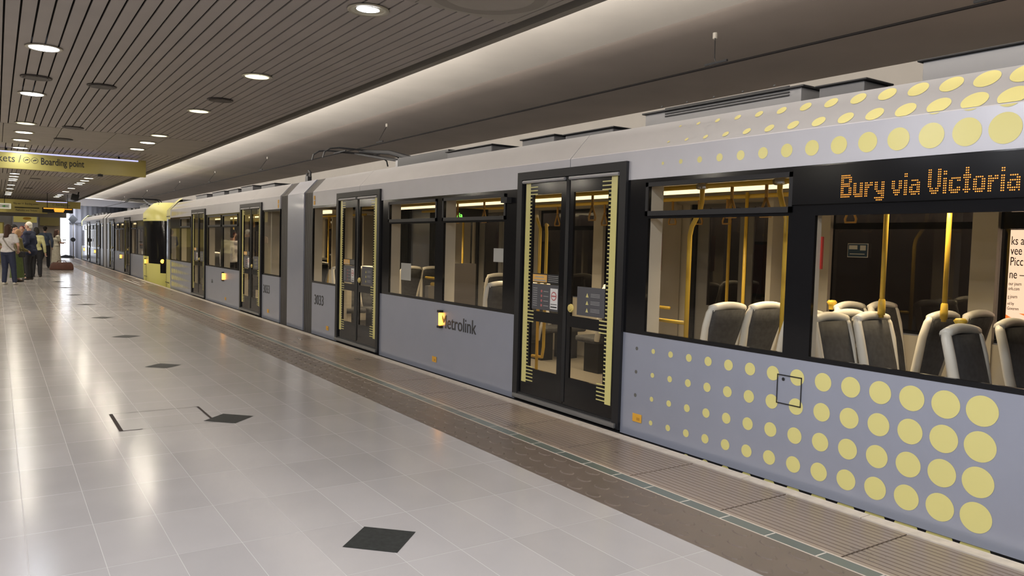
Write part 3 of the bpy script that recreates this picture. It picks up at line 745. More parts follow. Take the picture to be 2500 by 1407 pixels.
# handrails and perch rest behind the second window
pole([(4.95, 9.0, .60), (4.95, 9.0, .98), (4.95, 9.03, 1.03), (4.95, 9.10, 1.06), (4.95, 9.35, 1.05)], .025, 'handrail'); pole([(5.3, 10.2, 1.10), (5.3, 9.4, 1.10)], .018, 'handrail'); pole([(5.3, 8.4, 1.0), (6.0, 8.4, 1.0)], .016, 'handrail')
b = MB(); b.box(*[v for p in ((4.95, 5.35), (9.45, 9.55)) for v in p], 0, 1.02); o = b.build('perch_screen', P('screen_grey', (.16, .15, .14), .5), tramA); o.location = (-XC, -14.03, 0)
b = MB(); b.box(5.40, 5.80, 9.60, 9.68, .5, 1.33); o = b.build('perch_screen', P('screen_dark', (.09, .08, .08), .6), tramA); o.location = (-XC, -14.03, 0)
# cream draught screens beside doors, seen through the glass
for (x0, x1, y) in ((6.75, 7.12, 5.2), (6.75, 7.12, 6.85), (6.75, 7.12, 10.1), (6.75, 7.12, 12.0), (6.75, 7.12, 16.0), (6.75, 7.12, 17.9), (6.75, 7.12, 21.2), (4.70, 4.95, 12.2), (4.70, 4.92, 15.9)):
    b = MB(); b.box(x0, x1, y, y + .06, 0, 2.2); o = b.build('draught_screen', M_cream, tramA); o.location = (-XC, -14.03, 0)
for (y, z0, z1, m) in ((6.83, 1.35, 1.8, M_red), (11.98, 1.4, 1.85, M_red)):
    b = MB(); b.box(6.73, 6.748, y - .03, y + .03, z0, z1); o = b.build('red_grab_strip', m, tramA); o.location = (-XC, -14.03, 0)
b = MB(); b.box(4.655, 4.672, 3.178, 3.19, 1.50, 1.72); o = b.build('red_grab_strip', M_red, tramA); o.location = (-XC, -14.03, 0)
# notices on glass and linings
b = MB(); b.box(7.18, 7.185, 4.39, 4.61, 1.58, 1.72, 1); b.box(7.175, 7.18, 4.397, 4.603, 1.587, 1.713, 0); b.box(7.172, 7.175, 4.5, 4.59, 1.66, 1.70, 1); b.box(7.172, 7.175, 4.42, 4.58, 1.61, 1.617, 1); b.box(7.172, 7.175, 4.41, 4.47, 1.65, 1.70, 1); o = b.build('blue_notice', [P('notice_blue', (.02, .06, .12), .5), M_white], tramA); o.location = (-XC, -14.03, 0)
b = MB(); b.box(4.595, 4.597, 8.95, 9.25, 1.10, 1.33, 0); o = b.build('paper_notice', [M_white], tramA); o.location = (-XC + .01, -14.03 + .35, 0)
b = MB(); b.box(4.6, 4.602, 7.05, 7.25, 1.42, 1.57, 0); o = b.build('paper_notice', [M_white], tramA); o.location = (-XC + .005, -14.03, 0)
b = MB(); b.box(5.5, 6.3, 10.1, 10.16, 1.95, 2.15); o = b.build('passenger_display', M_dark, tramA); o.location = (-XC, -14.03, 0)
text('Victoria', .10, local(5.52, 10.09, 2.01), (1, 0, 0), (0, 0, 1), M_ledg, 'green_led_text', tramA, extrude=.001)
# ------------------------------------------------------------ ceiling lamps
def lamp_proto(face, rim, name='ceiling_downlight', deep=False):
    b = MB(); b.ring((0, 0, 0), [(.125, .012), (.125, -.004), (.162, -.010), (.166, 0.0), (.160, .004)], 32); r = b.build(name, rim, None, smooth=True)
    b = MB()
    if deep:
        b.ring((0, 0, 0), [(.126, -.002), (.085, .005)], 32, 0)
        b.disc((0, .02, .0035), (1, 0, 0), (0, .85, 0), .098, 32, 1)
    else: b.disc((0, 0, -.0095), (1, 0, 0), (0, 1, 0), .128, 32, 1)
    b.build('lamp_face', [M_reflector, face], r); return r
M_rim = P('lamp_rim', (.55, .52, .42), .3, .5)
lp = {'cool': lamp_proto(M_lampw, M_rim), 'warm': lamp_proto(M_lampy, M_rim), 'dim': lamp_proto(M_lampd, M_rim), 'bulb': lamp_proto(M_lampb, M_rim, deep=True), 'off': lamp_proto(M_off, M_off)}
used = set()
def put_lamp(kind, x, y, z, label, group=None):
    o = lp[kind] if kind not in used else copy_tree(lp[kind])
    used.add(kind); o.location = (x, y, z); o.rotation_euler = (0, 0, 0)
    if 'group' in o: del o['group']
    tag(o, label, 'light', group); return o
Z1, Z2 = 3.434, 3.431
put_lamp('bulb', 2.46, 5.81, Z1, 'large round downlight with bright bulb, nearest at the top of the view')
put_lamp('cool', 0.41, 9.03, Z1, 'cool white round downlight, nearest in the left row')
put_lamp('off', 0.41, 10.8, Z1, 'unlit dark round ceiling fitting between the two cool white downlights')
put_lamp('cool', 0.41, 12.08, Z1, 'second cool white round downlight, just beyond the unlit dark fitting')
put_lamp('dim', 2.46, 8.94, Z1, 'dim round downlight, second in the row beside the tracks')
put_lamp('off', 2.49, 10.79, Z1, 'unlit round fitting between two dim downlights beside the tracks')
put_lamp('dim', 2.46, 11.94, Z1, 'dim round downlight, third in the row beside the tracks')
put_lamp('off', 1.10, 10.84, Z1, 'faint round speaker cover alone in the middle of the slat ceiling')
put_lamp('off', 1.12, 15.36, Z1, 'faint round cover in the slats touching the edge of the plain panel band')
put_lamp('dim', 2.48, 15.33, Z1, 'dim round downlight just before the plain panel band, track side')
put_lamp('dim', 0.43, 15.37, Z1, 'narrow lit downlight just before the plain panel band, left row')
put_lamp('warm', 0.44, 16.72, Z2, 'warm round downlight at the front of the plain panel band, left row')
put_lamp('warm', 0.43, 18.15, Z2, 'warm round downlight at the back of the plain panel band, left row')
put_lamp('off', 1.10, 17.36, Z2, 'dark round cover in the middle of the plain panel band')
put_lamp('warm', 2.48, 16.63, Z2, 'glaring warm downlight at the front of the plain panel band, track side')
put_lamp('warm', 2.49, 18.04, Z2, 'warm downlight at the back of the plain panel band, track side')
put_lamp('cool', 0.45, 19.85, Z1, 'white downlight directly above the nearest yellow hanging sign')
for k in (1, 2):
    for ly in LAMP_Y[:] if k == 1 else LAMP_Y[1:]:
        y = ly + BAY * k + (0 if k == 1 else 0)
        if y < 20.5 or y > 46: continue
        band = any(a < y < c for a, c in bands)
        for x in (.5, 2.52):
            lab = ('left' if x < 1 else 'track side') + ' row beyond the nearest yellow sign'
            put_lamp('warm' if (band or x > 1 or k == 2) else 'cool', x, y, Z2 if band else Z1, 'small far downlight in the ' + lab, ('far downlights in the left row' if x < 1 else 'far downlights in the track side row'))
            # same look, nothing sets them apart
for y in (24.1, 30.6, 37.4):
    put_lamp('off', 1.12, y, Z2 if any(a < y < c for a, c in bands) else Z1, 'small far unlit round cover in the middle of the ceiling beyond the nearest sign', 'far unlit ceiling covers')
# water stain on the nearest ceiling panel is part of the panel: a flat ring mark
b = MB(); b.ring((3.05, 4.95, 3.4362), [(.34, 0), (.44, 0)], 40); struct(b.build('ceiling_stain', P('stain', (.27, .25, .215), .7), fix=False), 'grey ring stain on the nearest plain ceiling panel')
# ------------------------------------------------------------ hanging signs
sg = empty('hanging_sign', (0, 20.2, 0)); tag(sg, 'nearest long yellow hanging sign reading Tickets and Boarding point', 'sign')
b = MB(); b.box(-2.6, 2.97, -.06, .06, 2.995, 3.385); bevel(b.build('sign_body', M_sign, sg), .006, 1)
b = MB(); b.box(-2.5, 2.80, -.075, -.062, 3.345, 3.372); b.build('light_strip', E('blue_white_strip', (.42, .42, 1.0), 1.6), sg)
b = MB()
for x in (-1.8, .2, 2.4): b.tube([(x, 0, 3.38), (x, 0, 3.46)], .02, 8)
b.build('hanger', M_dark, sg)
text('Tickets /', .23, (.475, -.063, 3.14), (1, 0, 0), (0, 0, 1), M_text, 'lettering', sg, align='RIGHT', sx=.85)
text('Boarding point', .215, (.835, -.063, 3.125), (1, 0, 0), (0, 0, 1), M_text, 'lettering', sg, sx=.66, bold=.002)
for x in (.575, .725):
    b = MB(); b.ring((x, -.064, 3.20), [(.058, 0), (.066, 0)], 24, 0, 'y')
    b.box(x - .035, x + .03, -.064, -.066, 3.195, 3.208); b.box(x - .01, x + .035, -.064, -.066, 3.208, 3.222); b.box(x - .03, x - .015, -.064, -.066, 3.178, 3.195); b.build('pictogram', M_text, sg)
b = MB(); b.box(1.95, 2.05, -.18, -.06, 2.94, 2.99); b.box(1.98, 2.02, -.12, -.06, 2.98, 3.0); cmr = b.build('sign_camera', M_dark, sg)
s2 = empty('hanging_sign', (0, 42.0, 0)); tag(s2, 'far long yellow hanging sign above the waiting people with small dark lettering', 'sign')
b = MB(); b.box(-3.0, 3.35, -.06, .06, 2.80, 3.12); b.box(-3.0, 2.0, -.06, .06, 2.52, 2.80); b.build('sign_body', M_sign, s2)
b = MB(); b.box(1.55, 2.8, -.075, -.062, 3.06, 3.085); b.build('light_strip', bpy.data.materials['blue_white_strip'], s2)
text('Way out / A  Boarding points /', .13, (.66, -.063, 2.90), (1, 0, 0), (0, 0, 1), M_text, 'lettering', s2, sx=.62)
text('O  Boarding point', .13, (2.2, -.063, 2.91), (1, 0, 0), (0, 0, 1), M_text, 'lettering', s2, sx=.75)
text('Platforms and Tickets', .12, (.75, -.063, 2.60), (1, 0, 0), (0, 0, 1), M_text, 'lettering', s2, sx=.8)
b = MB(); b.box(.72, 1.68, -.08, -.062, 2.735, 2.775); b.build('sign_slot', M_dark, s2)
ex = empty('exit_sign', (0.33, 41.6, 0)); tag(ex, 'small white exit box sign with a green arrow in front of the far yellow sign', 'sign')
b = MB(); b.box(-.25, .25, -.05, .05, 2.66, 2.91); bevel(b.build('sign_box', P('exit_white', (.6, .6, .5), .5, emit=(.9, .9, .7), es=.35), ex), .02, 2)
b = MB(); b.box(-.18, .18, -.056, -.05, 2.70, 2.86, 0); b.face([(-.12, -.058, 2.77), (.02, -.058, 2.83), (.02, -.058, 2.79), (.14, -.058, 2.79), (.14, -.058, 2.765), (.02, -.058, 2.765), (.02, -.058, 2.73)], 1); b.build('green_panel', [M_white, P('green_arrow', (.05, .35, .05), .5)], ex)
for y in (2.91,): 
    b = MB(); b.tube([(0, 0, y), (0, 0, 3.47)], .015, 6); b.build('hanger', M_dark, ex)
db = empty('departure_board', (2.35, 41.0, -.05)); tag(db, 'orange lit departure board hanging below the far yellow sign', 'display board')
b = MB(); b.box(-.60, .62, -.07, .07, 2.60, 2.83); b.build('board_case', M_dark, db)
for q in ((-.55, -.15, -.073, -.07, 2.77, 2.81), (-.14, .27, -.073, -.07, 2.70, 2.815), (.28, .57, -.073, -.07, 2.765, 2.80), (-.12, .24, -.073, -.07, 2.64, 2.69)):
    b = MB(); b.box(*q); b.build('led_text', M_led, db)
b = MB(); b.tube([(-.4, 0, 2.83), (-.4, 0, 3.50)], .015, 6); b.tube([(.4, 0, 2.83), (.4, 0, 3.47)], .015, 6); b.build('hanger', M_dark, db)
sp = empty('public_speaker', (2.85, 38.5, 3.44)); tag(sp, 'black box loudspeaker hanging from the ceiling by the far yellow sign', 'loudspeaker')
b = MB(); b.prism([(-.16, -.34), (.12, -.40), (.18, -.14), (-.10, -.08)], -.12, .12); bevel(b.build('speaker_case', M_dark, sp), .015, 2)
b = MB(); b.tube([(.12, 0, -.2), (.16, 0, 0.0)], .025, 8); b.build('bracket', M_dark, sp)
# ------------------------------------------------------------ overhead wire
wr = MB(); wr.tube([(5.9, -12, 3.435), (5.9, 20, 3.415), (5.9, 60, 3.43)], .012, 8); o = wr.build('overhead_wire', M_wire); tag(o, 'dark overhead contact wire under the tunnel soffit', 'wire')
br = None
for yy in (2.75, 5.3, 13.3, 21.0, 27, 33, 41, 49):
    if br is None:
        br = empty('wire_bracket'); b = MB(); b.tube([(0, 0, 3.45), (.0, .02, 3.50), (.25, .25, 3.80)], .005, 6); b.tube([(0, -.14, 3.455), (0, .14, 3.455)], .013, 6); b.build('bracket_arm', M_dark, br)
        b = MB(); b.ring((.25, .25, 3.80), [(.0001, -.03), (.025, -.02), (.025, .04)], 10); b.build('insulator', M_trim, br); o = br
    else: o = copy_tree(br)
    o.location = (5.9, yy, 0); tag(o, 'small dark bracket holding the overhead wire to the soffit', 'bracket', 'overhead wire brackets')
# ------------------------------------------------------------ floor inlays and marks
dp = None
for k in range(11):
    y = 3.76 + 3.25 * k
    b = MB(); r = .214; z = .0015
    b.face([(-r, 0, z), (0, -r, z), (r, 0, z), (0, r, z)])
    if dp is None: dp = b.build('floor_diamond', M_diamond, None, fix=False); o = dp
    else: o = copy_tree(dp)
    o.location = (1.71, y, 0); struct(o)
    o['label'] = 'dark granite diamond inlay in the platform floor'
b = MB(); z = .0022
def fl(x0, x1, y0, y1): b.face([(x0, y0, z), (x1, y0, z), (x1, y1, z), (x0, y1, z)])
fl(.825, .855, 6.93, 7.64); fl(.84, 1.0, 6.925, 6.937); fl(.84, 1.57, 7.63, 7.637); fl(1.00, 1.7, 6.925, 6.929); fl(1.565, 1.585, 7.08, 7.64)
struct(b.build('floor_cut_mark', M_cut, fix=False), 'dark sealed saw cut outline of a repaired floor panel')
wm = MB(); z = .003
def wl(x0, x1, y0, y1): wm.face([(x0, y0, z), (x1, y0, z), (x1, y1, z), (x0, y1, z)])
wl(3.85, 3.91, 27.3, 31.3); wl(4.34, 4.38, 28.2, 31.9); wl(3.85, 4.36, 31.3, 31.42); wl(3.9, 4.34, 27.5, 27.62); wl(4.0, 4.2, 28.6, 28.7); wl(4.0, 4.05, 28.7, 30.4); wl(4.05, 4.25, 29.5, 29.6); wl(4.2, 4.25, 28.6, 29.5)
struct(wm.build('floor_marking', M_white, fix=False), 'white painted boarding bay outline at the platform edge')
# ------------------------------------------------------------ poster beyond the tram
ps = empty('poster_lightbox', (8.68, 3.35, 0)); tag(ps, 'backlit orange and cream poster on tunnel wall behind the nearest tram window', 'poster')
Y0 = .35; M_ink = P('poster_ink', (.12, .03, .02))
b = MB(); b.box(-.12, .02, -1.9, Y0 + .06, .74, 1.97); bevel(b.build('poster_frame', M_dark, ps), .01, 1)
b = MB(); b.face([(-.125, -1.8, .92), (-.125, Y0, .92), (-.125, Y0, 1.90), (-.125, -1.8, 1.90)]); b.build('poster_face', E('poster_glow', (1.0, .74, .52), 4.0), ps)
for t, z, sz in (('ks a', 1.75, .125), ('vee', 1.65, .125), ('Picc', 1.54, .125), ('ne —', 1.41, .125), ('our journ', 1.34, .05), ('ork.com', 1.29, .05), ('g journ', 1.21, .05), ('ed by', 1.14, .045), ('Governm', 1.09, .045)):
    text(t, sz, (-.127, Y0 - .01, z), (0, -1, 0), (0, 0, 1), M_ink, 'lettering', ps, sx=.62)
b = MB(); b.face([(-.127, Y0, 1.04), (-.127, Y0, .97), (-.127, Y0 - .12, .92), (-.127, Y0 - .22, .92)]); b.face([(-.127, Y0 - .12, 1.06), (-.127, Y0 - .5, .92), (-.127, Y0 - .6, .92), (-.127, Y0 - .5, 1.06)]); b.build('orange_stripe', E('poster_orange', (1.0, .25, .05), 3.5), ps)
# dim posters on the tunnel wall, seen through the glass
for (y, z0, z1, m, lab) in ((6.55, 1.0, 1.75, (.16, .03, .035), 'dim dark red poster on the tunnel wall behind the tram'), (12.2, 1.0, 1.7, (.16, .14, .13), 'dim grey poster on the tunnel wall behind the second door of the tram')):
    p = empty('wall_poster', (8.66, y, 0)); tag(p, lab, 'poster')
    b = MB(); b.box(-.03, .04, -.5, .5, z0, z1); b.build('poster_frame', M_dark, p)
    b = MB(); b.box(-.04, -.03, -.46, .46, z0 + .04, z1 - .04); b.build('poster_face', P('poster_paper', m, .5), p)
# ------------------------------------------------------------ far end of the station
b = MB(); b.box(-7.2, 3.12, 52, 52.3, 0, 2.72, 0); o = b.build('wall_end', noisy(P('end_wall_paint', (.36, .32, .27), .6), .1, 1)); struct(o, 'beige wall across the far end of the platform')
b = MB(); b.box(-7.2, 3.3, 50.0, 50.3, 2.50, 3.56, 0); struct(b.build('trim_2', M_trim), 'brown bulkhead above the far end wall')
M_backlit = P('yellow_panel_face', (.55, .45, .10), .5, emit=(1.0, .82, .25), es=.12)
p = empty('wall_panel', (1.38, 51.9, 0)); tag(p, 'tall pale information panel with a yellow top on the far end wall', 'sign')
b = MB(); b.box(-.6, .62, -.05, .05, .05, 2.62); b.build('panel_case', P('panel_pale', (.50, .48, .50), .4), p)
b = MB(); b.box(-.55, .57, -.06, -.05, 2.2, 2.60); b.build('panel_header', M_backlit, p)
b = MB(); b.disc((.1, -.065, 2.42), (1, 0, 0), (0, 0, 1), .13, 20); o = b.build('orange_mark', M_orange, p); o.scale = (1.6, 1, .6); o.location = (-.06, 0, .97)
p = empty('ticket_machine', (-.25, 50.6, 0)); tag(p, 'wide yellow ticket machine panel behind the waiting people at the left edge', 'machine')
b = MB(); b.box(-1.5, .62, -.3, .3, 0, 2.16, 0); bevel(b.build('cabinet', M_sign, p), .02, 2); b = MB(); b.box(-1.4, .55, -.32, -.3, 1.0, 2.10); b.build('screen_panel', M_backlit, p)
p = empty('wall_panel', (2.55, 51.9, 0)); tag(p, 'dull olive panel on the far end wall beside the bright opening', 'sign')
b = MB(); b.box(-.45, .5, -.05, .05, 2.05, 2.65); b.build('panel_case', P('olive_panel', (.30, .24, .08), .5), p)
# bright daylight opening and concrete portal
b = MB(); b.box(3.2, 4.7, 66.0, 66.05, -1.0, 3.6); struct(b.build('window_1', E('daylight_glazing', (.88, .92, 1.0), 5.0)), 'bright daylight opening at the far end')
b = MB()
x0, y0 = 4.08, 60.0
n = 14
for i in range(n):
    t0 = i / n; t1 = (i + 1) / n
    def pt(t): return (4.12 + 5.4 * t, 60.0 + 12.0 * t ** 1.3)
    a, c = pt(t0), pt(t1)
    mx = ((a[0] + c[0]) / 2 , (a[1] + c[1]) / 2 + .12)
    d = .5
    for p, q in ((a, mx), (mx, c)):
        nn = len(b.v); b.v += [(p[0], p[1], -1.2), (q[0], q[1], -1.2), (q[0], q[1], 4.3), (p[0], p[1], 4.3), (p[0] + .1, p[1] + d, -1.2), (q[0] + .1, q[1] + d, -1.2), (q[0] + .1, q[1] + d, 4.3), (p[0] + .1, p[1] + d, 4.3)]
        for f in ((0, 1, 2, 3), (5, 4, 7, 6), (0, 3, 7, 4), (1, 5, 6, 2), (3, 2, 6, 7)): b.f.append([nn + k for k in f]); b.m.append(0)
b2 = b.build('wall_end_concrete', M_conc); struct(b2, 'curved ribbed concrete wall where the tracks leave the station')
b = MB(); b.tube([(4.1, 59.8, 2.35), (5.6, 61.0, 2.38), (8.5, 65.0, 2.4)], .04, 6); struct(b.build('trim_3', P('joint_dark', (.1, .1, .11))))
b = MB(); b.box(3.8, 9.2, 58.0, 58.3, 3.48, 4.2); struct(b.build('trim_4', M_void), 'dark beam over the tracks at the far end')
for (z, lab) in ((2.55, 'dark diamond shaped track sign, upper of two, by the bright opening'), (1.25, 'small dark round track sign, lower of two, by the bright opening')):
    p = empty('track_sign', (4.12, 57.0, 0)); tag(p, lab, 'sign')
    b = MB()
    if z > 2: b.prism([(-.28, z), (0, z + .32), (.28, z), (0, z - .32)], -.03, .03)
    else: b.ring((0, 0, z), [(.0001, -.03), (.14, -.03), (.14, .03), (.0001, .03)], 16, 0, 'y')
    b.build('sign_plate', M_dark, p)
    b = MB(); b.tube([(0.02, .06, -0.5 if z > 2 else -.5), (0.02, .06, z)], .03, 6); b.build('post', M_trim, p)
b = MB(); b.prism([(3.25, 0), (4.4, 0), (4.4, .10), (3.9, .22)], 59.6, 60.0); tag(b.build('barrier_ramp', M_dark), 'low dark wedge across the far end of the platform', 'barrier')
# ------------------------------------------------------------ people
def skinmat(): return P('skin', (.46, .27, .20), .55)
M_skin = skinmat()
def capsule(bm, p, q, r0, r1, seg=10):
    p = Vector(p); q = Vector(q); d = q - p; L = d.length
    if L < 1e-5: d = Vector((0, 0, 1)); L = 1e-5
    rot = d.to_track_quat('Z', 'Y').to_matrix().to_4x4()
    prof = []
    for i in range(5): a = -PI / 2 + PI / 2 * i / 4; prof.append((r0 * math.cos(a), r0 * math.sin(a)))
    for i in range(5): a = PI / 2 * i / 4; prof.append((r1 * math.cos(a), L + r1 * math.sin(a)))
    rings = []
    for r, z in prof[1:-1]:
        rings.append([bm.verts.new(Matrix.Translation(p) @ rot @ Vector((r * math.cos(2 * PI * j / seg), r * math.sin(2 * PI * j / seg), z))) for j in range(seg)])
    b0 = bm.verts.new(Matrix.Translation(p) @ rot @ Vector((0, 0, -r0))); b1 = bm.verts.new(Matrix.Translation(p) @ rot @ Vector((0, 0, L + r1)))
    for j in range(seg):
        k = (j + 1) % seg
        bm.faces.new((b0, rings[0][k], rings[0][j])); bm.faces.new((b1, rings[-1][j], rings[-1][k]))
        for i in range(len(rings) - 1): bm.faces.new((rings[i][j], rings[i][k], rings[i + 1][k], rings[i + 1][j]))
def ellip(bm, c, s, rz=0.0):
    r = bmesh.ops.create_uvsphere(bm, u_segments=16, v_segments=12, radius=1.0)
    bmesh.ops.transform(bm, matrix=Matrix.Translation(c) @ Matrix.Rotation(rz, 4, 'Z') @ Matrix.Diagonal((*s, 1)), verts=r['verts'])
def blob(name, caps, ells, mat, parent, voxel=.010, smooth=4):
    bm = bmesh.new()
    for c in caps: capsule(bm, *c)
    for e in ells: ellip(bm, *e)
    me = bpy.data.meshes.new(name); bm.to_mesh(me); bm.free()
    o = bpy.data.objects.new(name, me); C.objects.link(o)
    m = o.modifiers.new('r', 'REMESH'); m.mode = 'VOXEL'; m.voxel_size = voxel
    m = o.modifiers.new('s', 'SMOOTH'); m.iterations = smooth; m.factor = .5
    dg = bpy.context.evaluated_depsgraph_get(); me2 = bpy.data.meshes.new_from_object(o.evaluated_get(dg))
    o.modifiers.clear(); o.data = me2; bpy.data.meshes.remove(me); me2.name = name
    me2.materials.clear(); me2.materials.append(mat)
    me2.polygons.foreach_set('use_smooth', [True] * len(me2.polygons))
    o.parent = parent; return o
def hand(wrist, dirv, curl=.5):
    """palm plus five fingers; returns capsules"""
    w = Vector(wrist); d = Vector(dirv).normalized(); side = Vector((0, 1, 0)) if abs(d.y) < .7 else Vector((1, 0, 0))
    n = d.cross(side).normalized(); side = n.cross(d).normalized()
    caps = [(w, w + d * .05, .024, .030), (w + d * .03 + side * .018, w + d * .085 + side * .022, .018, .016), (w + d * .03 - side * .018, w + d * .085 - side * .022, .018, .016)]
    for i, (off, ln) in enumerate(((-.030, .055), (-.010, .070), (.010, .074), (.030, .066))):
        k0 = w + d * .092 + side * off; k1 = k0 + (d * (1 - .4 * curl) + n * curl * .6).normalized() * ln * .55; k2 = k1 + (d * (1 - curl) + n * curl).normalized() * ln * .5
        caps += [(k0, k1, .0095, .009), (k1, k2, .009, .0075)]
    t0 = w + d * .03 + side * .03; t1 = t0 + (d * .6 + side * .6 + n * .4).normalized() * .035; t2 = t1 + (d * .9 + side * .1 + n * .5).normalized() * .03
    return caps + [(t0, t1, .012, .0105), (t1, t2, .0105, .009)]
def person(loc, face, H, label, top, trousers, shoes, hair, hair_style='short', skirt=None, sleeves='long', pose=None, build=1.0, group=None, jacket=None, extra=None, skin=None, bag=None):
    """figure faces local +y; face = rotation about z"""
    root = empty('person', loc, face); tag(root, label, 'person', group)
    p = dict(elL=(-.25, .0, 1.13), elR=(.25, .0, 1.13), wrL=(-.26, .06, .88), wrR=(.26, .06, .88), knL=(-.10, .03, .50), knR=(.10, .03, .50), anL=(-.11, .0, .09), anR=(.11, .0, .09), head=0.0, lean=0.0)
    p.update(pose or {}); sk = skin or M_skin; k = H / 1.76; B = build
    def S(v): return Vector(v) * k
    ln = p['lean']
    pel = S((0, 0, .95)); ch = S((0, ln * .6, 1.28)); sh = S((0, ln, 1.43)); nk = S((0, ln + .01, 1.50)); hd = S((0, ln + .03, 1.645))
    sL = S((-.175 * B, ln, 1.42)); sR = S((.175 * B, ln, 1.42)); hL = S((-.09, 0, .90)); hR = S((.09, 0, .90))
    J = {q: S(p[q]) for q in ('elL', 'elR', 'wrL', 'wrR', 'knL', 'knR', 'anL', 'anR')}
    r = lambda x: x * k
    caps = [(pel - S((.06, 0, 0)), pel + S((.06, 0, 0)), r(.115 * B), r(.115 * B)), (pel, ch, r(.115 * B), r(.125 * B)), (ch - S((.06, 0, 0)), ch + S((.06, 0, 0)), r(.115 * B), r(.115 * B)), (sL, sR, r(.062), r(.062)), (ch, sh, r(.12), r(.08)), (sh, hd, r(.058), r(.052))]
    for a, e, w, h, kn, an, s in ((sL, J['elL'], J['wrL'], hL, J['knL'], J['anL'], -1), (sR, J['elR'], J['wrR'], hR, J['knR'], J['anR'], 1)):
        caps += [(a, e, r(.050), r(.038)), (e, w, r(.037), r(.024)), (h, kn, r(.085 * B), r(.055)), (kn, an, r(.053), r(.034)), (an, an + S((0, .12, -.055)), r(.036), r(.028))]
        caps += hand(w, (w - e), .6)
    T = Matrix.Rotation(p['head'], 3, 'Z')
    def hp(x, y, z): return hd + T @ S((x, y, z))
    ells = [(hd + S((0, 0, .025)), (r(.074), r(.090), r(.105)), p['head']), (hp(0, .02, -.055), (r(.052), r(.062), r(.055)), p['head'])]
    caps += [(hp(0, .088, .01), hp(0, .108, -.022), r(.010), r(.015)), (hp(-.022, .083, -.058), hp(.022, .083, -.058), r(.008), r(.008)), (hp(-.076, -.002, .02), hp(-.078, .0, -.02), r(.012), r(.008)), (hp(.076, -.002, .02), hp(.078, .0, -.02), r(.012), r(.008)),
             (hp(-.045, .082, .035), hp(-.018, .088, .035), r(.008), r(.008)), (hp(.045, .082, .035), hp(.018, .088, .035), r(.008), r(.008))]
    blob('body', caps, ells, sk, root, .011, 3)
    e = MB()
    for s in (-1, 1): c = hp(s * .032, .086, .018); e.ring(c, [(.0001, .008 * k), (.006 * k, .006 * k), (.009 * k, 0), (.006 * k, -.006 * k), (.0001, -.008 * k)], 10)
    e.build('eyes', M_dark, root, smooth=True)
    # clothes
    g = .016
    tc = [(pel + S((-.05, 0, .03)), pel + S((.05, 0, .03)), r(.118 * B + g), r(.118 * B + g)), (pel + S((0, 0, .03)), ch, r(.118 * B + g), r(.128 * B + g)), (ch - S((.06, 0, 0)), ch + S((.06, 0, 0)), r(.115 * B + g), r(.115 * B + g)), (sL, sR, r(.064 + g), r(.064 + g)), (ch, sh, r(.125 + g), r(.07 + g))]
    for a, el, w in ((sL, J['elL'], J['wrL']), (sR, J['elR'], J['wrR'])):
        if sleeves == 'long': tc += [(a, el, r(.052 + g), r(.042 + g)), (el, el.lerp(w, .93), r(.040 + g), r(.030 + g))]
        else: tc += [(a, a.lerp(el, .55), r(.056 + g), r(.056 + g))]
    if jacket:
        blob('shirt', [(sh + S((0, .075, -.02)), ch + S((0, .10, -.25)), r(.055), r(.085))], [], top, root, .012, 3)
        tc = [(c[0], c[1], c[2] + r(.008), c[3] + r(.008)) for c in tc] + [(pel + S((-.07, -.01, -.06)), pel + S((.07, -.01, -.06)), r(.14 * B), r(.14 * B))]
        blob('jacket', tc, [], jacket, root, .013, 4)
    else: blob('top', tc, [], top, root, .013, 4)
    if skirt:
        m, z0 = skirt
        b = MB(); zs = [(1.02, .15, .12), (.92, .175, .14), (.75, .20, .17), (z0 + .12, .235, .20), (z0, .25, .215)]
        n0 = 0; seg = 28
        for z, a, c in zs:
            for j in range(seg):
                t = 2 * PI * j / seg; f = 1 + .05 * math.sin(7 * t) * (1.05 - z); b.v.append((a * k * f * math.cos(t), c * k * f * math.sin(t), z * k))
        for i in range(len(zs) - 1):
            for j in range(seg): b.f.append([i * seg + j, i * seg + (j + 1) % seg, (i + 1) * seg + (j + 1) % seg, (i + 1) * seg + j]); b.m.append(0)
        b.f.append([j for j in range(seg)]); b.m.append(0)
        b.build('skirt', m, root, smooth=True)
    if trousers:
        tr = [(pel - S((.06, 0, .0)), pel + S((.06, 0, 0)), r(.118 * B + .010), r(.118 * B + .010))]
        for h, kn, an in ((hL, J['knL'], J['anL']), (hR, J['knR'], J['anR'])): tr += [(h, kn, r(.088 * B + g), r(.066 + g)), (kn, an + S((0, 0, .02)), r(.062 + g), r(.050 + g))]
        blob('trousers', tr, [], trousers, root, .013, 4)
    for an, s in ((J['anL'], -1), (J['anR'], 1)):
        z = an.z - .05 * k
        b = [(an + S((0, -.02, -.045)), an + S((0, .15, -.055)), r(.040), r(.030)), (an + S((0, 0, -.02)), an + S((0, .03, -.04)), r(.042), r(.040))]
        blob('shoe', b, [], shoes, root, .010, 2)
    # hair
    hc = [(hp(0, -.02, .05), (r(.083), r(.092), r(.092)), p['head'])]; cc = []
    if hair_style == 'long': cc = [(hp(0, -.06, .04), hp(0, -.10, -.22), r(.078), r(.07)), (hp(-.05, -.03, 0), hp(-.06, -.05, -.2), r(.04), r(.035)), (hp(.05, -.03, 0), hp(.06, -.05, -.2), r(.04), r(.035))]
    elif hair_style == 'bob': cc = [(hp(0, -.05, .03), hp(0, -.06, -.08), r(.08), r(.078)), (hp(-.06, 0, .02), hp(-.065, 0, -.07), r(.033), r(.033)), (hp(.06, 0, .02), hp(.065, 0, -.07), r(.033), r(.033))]
    else: cc = [(hp(0, -.045, .03), hp(0, -.055, -.03), r(.062), r(.055))]
    blob('hair', cc, hc, hair, root, .010, 2)
